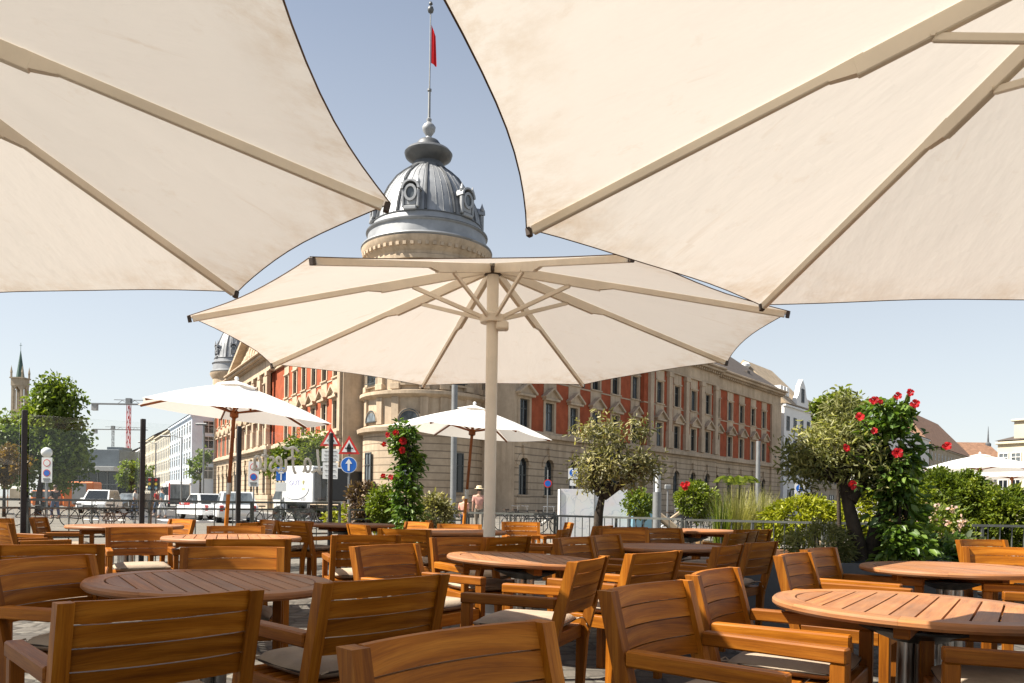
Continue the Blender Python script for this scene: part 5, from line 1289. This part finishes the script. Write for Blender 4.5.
shrub('low_shrub', 'pale green loose shrub just right of the climbing column', 'shrub', 436, 515, 14.3, (.26, .3, .34), 50, 38, .13, .07, LM['olive'])
shrub('low_shrub', 'yellow green low planting along the railing behind the small tables', 'shrub', 368, 520, 16.2, (.95, .3, .22), 50, 36, .14, .08, LM['lime'])
# tall grasses and a palm
def grass_tuft(label, px, Y, ytop, spread_, n, lm, wid=.012):
    b0 = on_ground(px, Y); h = zat(px, ytop, Y); t = thing('ornamental_grass', label, 'plant', tuple(b0)); b = MB(); vs = []
    for i in range(n):
        a = rng.uniform(0, 2*PI); r0 = rng.uniform(0, spread_*.35); hh = h*rng.uniform(.5, 1.02); lean = rng.uniform(.1, .9)*spread_
        dx, dy = math.cos(a), math.sin(a); p0 = Vector((dx*r0, dy*r0, 0)); sx = Vector((-dy, dx, 0))*wid*rng.uniform(.6, 1.4); P = []
        for k in range(5):
            u = k/4; P.append(p0+Vector((dx*lean*u**2, dy*lean*u**2, hh*(u-.18*u**3*lean/spread_))))
        V = []
        for k, p in enumerate(P): V += [p-sx*(1-k/4.6), p+sx*(1-k/4.6)]
        b.add(V, [(2*k, 2*k+1, 2*k+3, 2*k+2) for k in range(4)], (0, 0, 1))
    b.build('blades', lm, t)
    return t
grass_tuft('tall pale ornamental grass behind the railing, left clump', 737, 13.6, 478, .55, 900, LM['grass'], .008)
grass_tuft('tall feathery ornamental grass behind the railing, right clump', 758, 13.9, 482, .6, 900, LM['grass'], .008)
grass_tuft('fine green grass tuft between the topiary and the feathery grasses', 722, 13.3, 490, .3, 260, LM['box'])
t = thing('palm_plant', 'small fan palm with arching green fronds above the feathery grasses', 'plant', tuple(on_ground(738, 16.0))); b = MB(); c = at(736, 497, 16.0)-t.location
for i in range(11):
    a = 2*PI*i/11; L = .42
    for k in range(14):
        u = .3+.7*k/14; p = c+Vector((math.cos(a)*L*u, math.sin(a)*L*u, .42*math.sin(u*2.4)))
        for s in (-1, 1): q = p+Vector((math.cos(a+s*.9)*.13, math.sin(a+s*.9)*.13, -.03)); w_ = Vector((0, 0, .018)); b.add([p-w_, p+w_, q], [(0, 1, 2)])
b.build('fronds', LM['box'], t); b = MB(); b.tube([(0, 0, 0), c], .05, 7); b.build('stem', M['bark'], t)
planter_box('wide terracotta coloured trough under the lime green hedge', (at(802, 545, 13.2).x, 13.2, 0), (1.6, .6, .45), M['terracotta'])
planter_box('tan trough in front of the clipped shrubs at the right railing', (6.3, 12.6, 0), (2.6, .6, .62), M['tan_roof'])
# ------------------------------------------------------------------ large cream umbrellas
def big_umbrella(label, hub, rot, tx, ty, q_=1.0, pull={}):
    Rr, rise = 1.98*q_, .55*q_; K = q_*.86
    hx, hy, hz = hub[0]*q_, hub[1]*q_, CAM_H+(hub[2]-CAM_H)*q_; t = thing('cream_umbrella', label, 'umbrella', (hx, hy, 0), 0, 'large cream umbrellas over the terrace')
    def P(r_, a, dz=0.0):
        x, y = r_*math.cos(a), r_*math.sin(a)
        for k_, (ex, ey) in pull.items():
            if abs(a-rot-k_*PI/4) < .01: x += ex*q_*r_/Rr; y += ey*q_*r_/Rr
        return Vector((x, y, hz-rise*r_/Rr+tx*x+ty*y+dz))
    A = [rot+k*PI/4 for k in range(8)]
    b = MB(); ns, nw = 10, 10
    hem = MB(); tips = [P(Rr, a) for a in A]; hubp = Vector((0, 0, hz))
    for k in range(8):
        p, q = tips[k], tips[(k+1) % 8]; vs = []; edge = []
        for i in range(ns+1):
            for j in range(nw+1):
                w_ = j/nw; s_ = i/ns; sc = s_*(1-.034*4*w_*(1-w_)*s_)
                v = hubp+(p.lerp(q, w_)-hubp)*sc; v = v+Vector((0, 0, -.022*4*w_*(1-w_)*s_+.004*math.sin(7*w_+k*2+s_*5)*s_*w_*(1-w_)*4))
                vs.append(v)
                if i == ns: edge.append(v)
        b.add(vs, [(i*(nw+1)+j, (i+1)*(nw+1)+j, (i+1)*(nw+1)+j+1, i*(nw+1)+j+1) for i in range(ns) for j in range(nw)], (p+q)*.5-hubp)
        hem.tube(edge, .0032*K, 5, cap=False)
    cn = b.build('canopy', fabric('cream_canopy', (.84, .825, .79), .25, (.52, .37, .21), sscale=1/q_, Rg=Rr), t, smooth=70)
    hem.build('hem', M['hem'], cn, smooth=60)
    b = MB(); b.lathe([(.0415*q_, 0), (.0415*q_, hz-.03)], 20); b.build('pole', M['cream_metal'], t, smooth=50)
    b = MB(); b.lathe([(.42, 0), (.42, .05), (.40, .06), (.1, .065), (.08, .3), (.042*q_, .31)], 28); b.build('base', M['concrete'], t, smooth=40)
    S_ = Matrix.Translation((0, 0, hz)) @ Matrix.Scale(q_, 4)
    b = MB(S_); b.lathe([(.0, -.085), (.05, -.085), (.075, -.07), (.075, -.045), (.05, -.03), (.0, -.03)], 20); b.build('hub', M['cap'], t, smooth=40)
    b = MB(S_); b.lathe([(.07, .0), (.07, .012), (.03, .02), (0, .022)], 16); b.build('finial', M['cream_metal'], t, smooth=40)
    zr = hz-.385*q_; S_ = Matrix.Translation((0, 0, zr)) @ Matrix.Scale(q_, 4)
    b = MB(S_); b.lathe([(.043, -.035), (.085, -.035), (.09, -.015), (.09, .015), (.06, .03), (.043, .03)], 20); b.box((.07, -.02, -.06), (.09, .09, .06), .012); b.build('runner', M['cream_metal'], t, smooth=40)
    for a in A:
        r_ = MB(); n0 = -.026*K
        side = Vector((-math.sin(a), math.cos(a), 0))
        r_.beam(P(.07*q_, a, n0-.014*K), P(Rr*.40, a, n0-.018*K), .036*K, .072*K, b=.003, tone=.6)
        r_.beam(P(Rr*.385, a, n0-.017*K), P(Rr*.44, a, n0-.002*K), .0355*K, .071*K, b=0, tone=.6, w2=.0275*K, h2=.041*K)
        r_.beam(P(Rr*.43, a, n0), P(Rr*.985, a, n0), .028*K, .042*K, b=.003, tone=.6)
        rb = r_.build('rib', M['cream_metal'], t)
        c_ = MB(); c_.beam(P(Rr*.988, a, n0), P(Rr*.999, a, n0+.002), .029*K, .043*K, b=.003); c_.build('end_cap', M['cap'], rb)
        st = MB(); d = Vector((math.cos(a), math.sin(a), 0))
        st.beam(Vector((0, 0, zr))+d*.075*q_, P(Rr*.29, a, n0-.05*K), .022*K, .032*K, b=.003, tone=.6)
        q = P(Rr*.29, a, n0-.045*K); st.tube([q-side*.024*K, q+side*.024*K], .007, 6, tone=0)
        st.build('strut', M['cream_metal'], t)
    return t
big_umbrella('central large cream umbrella with its pole and struts in full view', (-.157, 5.497, 2.838), -.422, .015, -.015, 1.42)
big_umbrella('large cream umbrella filling the upper right of the view', (1.746, 2.07, 2.812), 2.609, -.010, -.043, .78, {1: (-.06, 0)})  # scaled about the eye point so its shadow leaves the right table sunlit
big_umbrella('large cream umbrella filling the upper left, with its pole out of view', (-2.36, 2.337, 2.846), .310, -.001, -.031, 1.1, {7: (.09, 0)})  # scaled so its shadow covers the left table but not the long-armed chair
# white wooden parasols
def parasol(label, apex, Rr, n, rot, lean=(0, 0), rise=.44, orange=True, tilt=0.0):
    ax, ay, az = apex; t = thing('white_parasol', label, 'parasol', (ax-az*math.tan(lean[1]), ay, 0), 0, 'white wooden parasols'); t.rotation_euler = (lean[0], lean[1], 0)
    ze = az
    def P(r_, a, dz=0): x, y = r_*math.cos(a), r_*math.sin(a); return Vector((x, y, ze-rise*r_/Rr+dz+tilt*x))
    b = MB(); ns, nw = 6, 6; hubp = Vector((0, 0, ze))
    for k in range(n):
        p, q = P(Rr, rot+2*PI*k/n), P(Rr, rot+2*PI*(k+1)/n); vs = []
        for i in range(ns+1):
            for j in range(nw+1):
                w_ = j/nw; s_ = i/ns; v = hubp+(p.lerp(q, w_)-hubp)*(s_*(1-.03*4*w_*(1-w_)*s_)); v.z += -.05*4*w_*(1-w_)*s_*(1.6-s_)+.03*math.sin(s_*PI)
                vs.append(v)
        b.add(vs, [(i*(nw+1)+j, (i+1)*(nw+1)+j, (i+1)*(nw+1)+j+1, i*(nw+1)+j+1) for i in range(ns) for j in range(nw)], (p+q)*.5-hubp)
    cn = b.build('canopy', M['white_canopy'], t, smooth=50)
    b = MB()
    for k in range(n):                                   # vent cap
        p, q = P(.30, rot+2*PI*k/n, .05), P(.30, rot+2*PI*(k+1)/n, .05); b.add([hubp+Vector((0, 0, .035)), p, q], [(0, 1, 2)])
    b.build('vent_cap', M['white_canopy'], t)
    wm = M['parasol_wood']
    for k in range(n):
        a = rot+2*PI*k/n; b = MB(); b.beam(P(.05, a, -.03), P(Rr*.97, a, -.028), .022, .03, b=.003); rb = b.build('rib', wm, t)
        b = MB(); b.beam((.03*math.cos(a), .03*math.sin(a), ze-.42), P(Rr*.5, a, -.05), .018, .024); b.build('strut', wm, t)
    b = MB(); b.lathe([(.026, 1.35), (.026, ze-.05)], 12); b.lathe([(.03, -.5), (.06, -.48), (.06, -.4), (.03, -.38)], 12, (0, 0, ze)); b.lathe([(.03, -.12), (.06, -.1), (.06, -.04), (.03, -.02)], 12, (0, 0, ze)); b.build('upper_pole', wm, t, smooth=50)
    b = MB(); b.lathe([(.028, .05), (.028, 1.25)], 12); b.build('lower_pole', M['pole_orange'], t, smooth=50)
    b = MB(); b.lathe([(.032, 1.22), (.032, 1.38)], 12); b.build('ferrule', M['steel'], t, smooth=50)
    b = MB(); b.lathe([(.018, -.02), (.016, .03), (.028, .045), (.03, .065), (.02, .085), (0, .09)], 12, (0, 0, ze)); b.build('finial', M['white'], t, smooth=50)
    b = MB(); b.box((0, 0, .035), (.55, .55, .07), .01); b.lathe([(.045, .07), (.045, .35)], 12); b.build('base', M['concrete'], t)
    return t
parasol('white parasol with a leaning orange pole on the left of the terrace', (-3.9, 11.0, 2.79), 1.39, 6, R(-2), (0, R(3.3)), .44, tilt=-.03)
parasol('white parasol with a leaning orange pole just left of the central umbrella pole', (at(474.5, 407, 13.4).x, 13.4, 2.80), 1.39, 6, R(4), (0, R(4.3)), .44)
pa = at(980, 455, 22.5); parasol('white parasol above the clipped shrubs at the far right', tuple(pa), 1.75, 6, R(8), (0, 0), .42)
pa = at(1012, 466, 27); parasol('second white parasol behind the one above the clipped shrubs', tuple(pa), 1.9, 6, R(30), (0, 0), .40)
pa = at(8, 481, 48); parasol('small far white parasol at the left edge under the street trees', tuple(pa), 1.5, 6, R(8), (0, 0), .45)

# ------------------------------------------------------------------ round teak tables
def make_table():
    t = thing('garden_table', 'x', 'table', (0, 0, 0)); H = .74; th = .038; n = 72
    b = MB(); r0, r1 = .500, .600
    # ring as 8 curved planks
    prof = [(r0, H-th), (r1-.012, H-th), (r1, H-th+.012), (r1, H-.012), (r1-.010, H-.001), (r0+.003, H), (r0, H-.003), (r0, H-th)]
    for k in range(8): b.lathe(prof, 9, a0=2*PI*k/8+.0006, a1=2*PI*(k+1)/8-.0006, uvfn=lambda p, A=2*PI*k/8: (((math.atan2(p.y, p.x)-A+.1) % (2*PI))*.55, math.hypot(p.x, p.y)-p.z))
    # slats (run along local y) clipped to the inner circle
    ri = r0-.006; ns = 11; pw = 2*ri/ns; g = .0045
    for k in range(ns):
        xa, xb = -ri+k*pw+g, -ri+(k+1)*pw-g
        def arc(x): return math.sqrt(max(ri*ri-x*x, 1e-6))
        m = 8; up_ = [(xa+(xb-xa)*i/m, arc(xa+(xb-xa)*i/m)) for i in range(m+1)]; dn = [(x, -y) for x, y in up_]
        b.prism(dn+up_[::-1], H-th+.006, H-.0015, along=(0, 1, 0))
    top = b.build('tabletop', M['teak_top'], t, smooth=30)
    b = MB()
    for a in range(2): b.box((0, 0, H-th-.028), (.95 if a == 0 else .06, .06 if a == 0 else .95, .05+.004*a), .004)
    b.build('underframe', M['teak'], t)
    b = MB(); b.lathe([(0, H-th-.056), (.24, H-th-.056), (.24, H-th-.066), (.10, H-th-.12), (0, H-th-.12)], 24); b.build('mounting_plate', M['black_metal'], t, smooth=40)
    b = MB()
    for k in range(4): b.lathe([(.034, .02), (.034, H-th-.1)], 14, (.052*math.cos(PI/4+k*PI/2), .052*math.sin(PI/4+k*PI/2), 0))
    b.build('pedestal', M['steel'], t, smooth=50)
    b = MB(); b.lathe([(0, 0), (.30, 0), (.30, .012), (.27, .02), (0, .022)], 32); b.build('foot_plate', M['steel'], t, smooth=40)
    return t
TBL = [('round teak table in the left foreground with clear dark slat lines', -1.53, 3.98, 1.0, 34.5, -.031), ('round teak table in shade left of the near central armchairs, before the cream pole', .08, 5.98, 1.0, 10, -.040),
       ('round teak table with a sunlit orange rim right of the centre', 1.57, 8.0, 1.0, 60, .006), ('sunlit round teak table in the right foreground with wide slats', 1.76, 3.41, 1.0, -33.6, -.018),
       ('round teak table behind the sunlit right foreground one, near the planters', 3.18, 5.66, 1.0, 15, .009), ('round teak table in front of the leaning left parasol pole', -2.69, 7.55, 1.07, 20, 0),
       ('round teak table at the back left below the second dark screen post', -4.72, 9.57, 1.1, 50, 0), ('dark round teak table at the back right by the light column', 2.55, 11.2, 1.1, 0, 0),
       ('round teak table at the back just left of the cream umbrella pole', -.72, 9.4, 1.1, 30, 0), ('round teak table at the back under the warning triangle post', -2.38, 11.5, 1.1, 70, 0)]
tab = make_table()
for i, (lab, x, y, s, rz, tl_) in enumerate(TBL):
    if i == 0: tab.location = (x, y, 0); o = tab; o['label'] = lab; o['group'] = 'round teak tables on the terrace'
    else: o = dup(tab, (x, y, 0), 0, lab, 'round teak tables on the terrace', s)
    o.rotation_euler = (Matrix.Rotation(-tl_, 3, 'Y') @ Matrix.Rotation(R(rz), 3, 'Z')).to_euler()

# ------------------------------------------------------------------ teak armchairs (facing local +y)
def make_chair():
    t = thing('armchair', 'x', 'chair', (0, 0, 0)); RZ = Matrix(((0, 0, 1, 0), (1, 0, 0, 0), (0, 1, 0, 0), (0, 0, 0, 1)))   # (x,y,z)poly -> (z?)
    # rear legs that kick back into the raked back posts (profile in y-z)
    prof = [(-.235, 0), (-.195, 0), (-.200, .40), (-.222, .46), (-.326, .86), (-.382, .86), (-.272, .43), (-.262, .38)]
    for s in (-1, 1):
        b = MB(); x = s*.2765; Q = Matrix(((0, 0, 1, x-.0225), (1, 0, 0, 0), (0, 1, 0, 0), (0, 0, 0, 1)))
        # split into three convex-ish lengths so that the grain runs along them
        b.prism(prof, 0, .045, Q, along=(.0, 1, 0)); b.build('back_post', M['teak'], t)
        b = MB(); b.box((s*.2765, .245, .308), (.045, .055, .616), .004, along=(0, 0, 1)); b.build('front_leg', M['teak'], t)
        b = MB(); Pq = [(-.262, .614), (.273, .614), (.273, .668), (-.262+.0, .672)]
        b.box((s*.2765, .0055, .643), (.058, .537, .054), .006); b.build('armrest', M['teak'], t)
    # four bowed slats
    b = MB(); nseg = 9
    for k in range(4):
        z0 = .586+k*.070; z1 = z0+.0655; tn = rng.random()
        vs = []
        for i in range(nseg+1):
            u = i/nseg; x = -.254+.508*u; bow = -.035*4*u*(1-u)
            for z in (z0, z1):
                yb = -.322-(z-.72)*.262+bow*1.0
                vs += [(x, yb+.010, z), (x, yb-.010, z)]
        fs = []
        for i in range(nseg):
            a, c = i*4, i*4+4
            fs += [(a, c, c+2, a+2), (c+1, a+1, a+3, c+3), (a+2, c+2, c+3, a+3), (a+1, c+1, c, a)]
        fs += [(0, 2, 3, 1), (nseg*4+1, nseg*4+3, nseg*4+2, nseg*4)]
        b.add(vs, fs, (1, 0, 0), None, tn, 0, lambda p: (p.x, p.z+p.y*.5))
    b.build('backrest', M['teak'], t, smooth=30)
    b = MB(); b.box((0, .245, .425), (.506, .03, .075), .004); b.box((0, -.215, .425), (.506, .03, .075), .004)
    for s in (-1, 1): b.box((s*.2765, .0, .425), (.026, .43, .075), .004)
    for k in range(6): b.box((0, -.17+k*.075, .452), (.525, .062, .018), .003)
    b.build('seat', M['teak'], t)
    b = MB(); n = 12; vs = []; hx, hy = .245, .235
    def sq(u): return math.copysign(abs(u)**.8, u)
    for sgn in (1, -1):
        for i in range(n+1):
            for j in range(n+1):
                u, v = 2*i/n-1, 2*j/n-1; e = (1-abs(u)**5)*(1-abs(v)**5)
                tuft = .006*(math.exp(-((u-.45)**2+(v-.45)**2)*30)+math.exp(-((u+.45)**2+(v-.45)**2)*30)+math.exp(-((u-.45)**2+(v+.45)**2)*30)+math.exp(-((u+.45)**2+(v+.45)**2)*30))
                x, y = u*hx*(1-.05*v*v*abs(u)), v*hy*(1-.05*u*u*abs(v))
                vs.append((x, y+.01, .500+sgn*(.005+.033*e**.5-tuft)))
    N1 = (n+1)**2; fs = []
    for i in range(n):
        for j in range(n):
            a = i*(n+1)+j; fs.append((a, a+n+1, a+n+2, a+1)); a += N1; fs.append((a+1, a+n+2, a+n+1, a))
    for i in range(n):
        for (a, c) in ((i*(n+1), (i+1)*(n+1)), ((i+1)*(n+1)+n, i*(n+1)+n), (i+1, i), (n*(n+1)+i, n*(n+1)+i+1)): fs.append((a, c+0, c+N1, a+N1)[::-1])
    b.add(vs, fs); cu = b.build('seat_cushion', M['cushion'], t, smooth=60)
    b = MB(); per = []
    for k in range(41):
        a = 2*PI*k/40; ca, sa = math.cos(a), math.sin(a); m_ = max(abs(ca), abs(sa)); q = .9+.1/m_*.0
        r_ = 1/((abs(ca)**8+abs(sa)**8)**(1/8)); per.append((hx*r_*ca*.985, hy*r_*sa*.985+.01, .500))
    b.tube(per, .0045, 5, cap=False)
    b.build('piping', M['cord'], cu)
    for s in (-1, 1):
        b = MB(); b.tube([(s*.2, -.215, .50), (s*.235, -.24, .505), (s*.27, -.25, .49), (s*.25, -.265, .46), (s*.285, -.275, .42)], .004, 4); b.tube([(s*.2, -.215, .50), (s*.18, -.24, .51), (s*.22, -.25, .505)], .004, 4)
        b.build('tie', M['cushion'], cu)
    return t
CH = [(-1.05, 8.65, -15, 'teak armchair seen from behind at the back table left of the cream pole'), (1.30, 9.05, 172, 'teak armchair facing the viewer behind the orange rimmed table'), (2.95, 10.35, 25, 'teak armchair seen from behind at the dark back table'),
(-5.35, 8.75, -35, 'teak armchair seen from behind at the left of the back left table'), (-2.75, 10.75, -30, 'teak armchair seen from behind at the back table under the warning triangle'), (.95, 10.9, 60, 'teak armchair facing left in front of the young olive tree pot'),
(-3.62, 9.75, 85, 'teak armchair facing left at the right of the back left table'), (.28, 9.2, 75, 'teak armchair facing left just right of the cream umbrella pole foot'), (-1.62, 9.9, -55, 'teak armchair between the two back tables left of the cream pole'),
(-1.28, 2.62, 43, 'teak armchair seen from behind in the left foreground, before the left slatted table'),
(-.73, 3.24, 46, 'teak armchair seen from behind to the right of the left foreground table'),
(.13, 1.52, -135, 'teak armchair with its back rail cut by the bottom edge at the centre'),
(.78, 2.66, -130, 'teak armchair with long sunlit arms at the bottom, left of the right sunlit table'),
(1.22, 3.36, -123, 'teak armchair pushed in at the left of the right sunlit table'),
(.10, 4.37, 67, 'teak armchair in side view facing left in front of the shaded central table'),
(.64, 5.14, 48, 'teak armchair seen from behind between the central table and the orange rimmed table'),
(1.35, 6.09, 56, 'teak armchair facing left in front of the orange rimmed table, with a sunlit post'),
(-.56, 5.03, -127, 'teak armchair facing right with its arm reaching the shaded central table'),
(-.23, 6.26, -150, 'teak armchair pushed in behind the left side of the shaded central table'),
(-.30, 7.02, 50, 'dark teak armchair seen from behind just right of the cream umbrella pole'),
(.83, 6.66, -125, 'teak armchair left of the orange rimmed table, nearer of two side by side'),
(1.18, 7.22, -123, 'teak armchair left of the orange rimmed table, farther of two side by side'),
(.19, 11.87, -172, 'teak armchair facing the viewer at the back, right of the cream umbrella pole foot'),
(-.70, 10.15, 180, 'teak armchair facing the viewer behind the back table by the umbrella pole'),
(-1.90, 3.63, -106, 'teak armchair at the left edge turned toward the left slatted table'),
(-2.96, 5.07, 26, 'dark teak armchair at the left edge seen from behind, farther than the slatted table'),
(-3.51, 7.43, -151, 'teak armchair with arm toward the viewer at the left of the parasol pole table'),
(-1.60, 4.42, -165, 'teak armchair behind the left slatted table, facing the viewer'),
(-2.06, 6.10, 21, 'shaded teak armchair seen from behind before the parasol pole table'),
(-1.37, 7.07, 20, 'teak armchair facing left to the right of the parasol pole table'),
(-4.79, 10.59, 144, 'brightly sunlit teak armchair at the back left beside the leaning parasol pole'),
(-2.86, 8.15, -159, 'teak armchair behind the parasol pole table with only its top rail showing'),
(-3.74, 10.96, 129, 'sunlit teak armchair, left of a pair below the parking rule board'),
(-3.15, 10.55, 129, 'sunlit teak armchair, right of a pair below the parking rule board'),
(-6.11, 10.75, -75, 'teak armchair in side view facing right behind the leftmost dark screen post'),
(-6.25, 9.75, -110, 'teak armchair cut by the left edge at the height of the railing'),
(-1.60, 11.0, 133, 'half sunlit teak armchair right of the table under the warning triangle'),
(-.95, 12.3, -90, 'teak armchair in side view facing right at the foot of the climbing column'),
(2.22, 8.85, 52, 'dark teak armchair right of the orange rimmed table, left one of the back pair'),
(2.53, 9.43, 60, 'dark teak armchair right of the orange rimmed table, right one of the back pair'),
(1.83, 6.78, 50, 'sunlit teak armchair seen side-on just left of the grey planter trough'),
(2.06, 4.71, -128, 'teak armchair with sunlit slats facing right, before the grey planter trough'),
(2.49, 5.42, -131, 'teak armchair with sunlit slats at the left of the planter side table'),
(3.84, 5.88, 168, 'sunlit yellow teak armchair facing the viewer at the right edge'),
(4.75, 7.4, -164, 'far sunlit teak armchair at the right edge in front of the railing'),
(1.72, 9.95, -149, 'teak armchair left of the dark back table, left one of two by the olive tree'),
(2.12, 9.75, -151, 'teak armchair left of the dark back table, right one by the light column'),
(1.88, 2.93, 70, 'teak armchair pushed under the right sunlit table at the bottom right corner'),
(3.30, 4.85, 70, 'dark teak armchair between the two right hand tables at the right edge'),
(.55, 12.2, 95, 'teak armchair in side view facing left before the railing gate latch')]
chair = make_chair()
for i, (x, y, rz, lab) in enumerate(CH):
    if i == 0: chair.location = (x, y, 0); chair.rotation_euler = (0, 0, R(rz)); chair['label'] = lab; chair['group'] = 'teak armchairs on the terrace'
    else: dup(chair, (x, y, 0), R(rz), lab, 'teak armchairs on the terrace')
# ------------------------------------------------------------------ camera, light, world
cam = bpy.data.cameras.new('camera'); co = bpy.data.objects.new('camera', cam); COL.objects.link(co)
cam.sensor_width = 36; cam.lens = FPX/1024*36; cam.shift_y = (503-341.5)/1024; cam.clip_start = .05; cam.clip_end = 3000
Mx = Matrix.Rotation(PI/2, 4, 'X') @ Matrix.Rotation(ROLL, 4, 'Z'); Mx.translation = (0, 0, CAM_H); co.matrix_world = Mx
SC.camera = co
EL, AZ = R(51), R(262)                 # sun height; azimuth clockwise from +Y
sun = bpy.data.lights.new('sun', 'SUN'); so = bpy.data.objects.new('sun', sun); COL.objects.link(so)
sun.energy = 5.0; sun.angle = R(.53); sun.color = (1.0, .93, .82)
sd = Vector((math.sin(AZ)*math.cos(EL), math.cos(AZ)*math.cos(EL), math.sin(EL)))
so.rotation_euler = sd.to_track_quat('Z', 'Y').to_euler(); so.location = sd*50
w = bpy.data.worlds.new('World'); SC.world = w; w.use_nodes = True
t = w.node_tree; t.nodes.clear()
sk = t.nodes.new('ShaderNodeTexSky'); sk.sky_type = 'NISHITA'; sk.sun_disc = False
sk.sun_elevation = EL; sk.sun_rotation = AZ; sk.altitude = 400; sk.air_density = 1.0; sk.dust_density = 1.6; sk.ozone_density = 1.0
bg = t.nodes.new('ShaderNodeBackground'); bg.inputs[1].default_value = 0.053
wo = t.nodes.new('ShaderNodeOutputWorld'); 
mx = t.nodes.new('ShaderNodeMix'); mx.data_type = 'RGBA'; mx.inputs[7].default_value = (7.9, 8.1, 8.0, 1)   # thin summer haze, denser toward the horizon
tcw = t.nodes.new('ShaderNodeTexCoord'); spw = t.nodes.new('ShaderNodeSeparateXYZ'); t.links.new(tcw.outputs['Generated'], spw.inputs[0])
mr = t.nodes.new('ShaderNodeMapRange'); t.links.new(spw.outputs['Z'], mr.inputs[0])
for i_, v_ in ((1, 0.0), (2, .75), (3, .70), (4, .02)): mr.inputs[i_].default_value = v_
t.links.new(mr.outputs[0], mx.inputs[0])
t.links.new(sk.outputs[0], mx.inputs[6]); t.links.new(mx.outputs[2], bg.inputs[0]); t.links.new(bg.outputs[0], wo.inputs[0])
SC.view_settings.view_transform = 'Standard'; SC.view_settings.look = 'None'; SC.view_settings.gamma = 1; SC.view_settings.exposure = EXPOSURE
SC.view_settings.use_curve_mapping = False
SC.render.engine = 'CYCLES'; cy = SC.cycles
cy.use_denoising = True
cy.max_bounces = 8; cy.diffuse_bounces = 4; cy.transparent_max_bounces = 16; cy.transmission_bounces = 6; cy.glossy_bounces = 3
cy.caustics_reflective = False; cy.caustics_refractive = False
try: cy.denoiser = 'OPENIMAGEDENOISE'
except Exception: pass
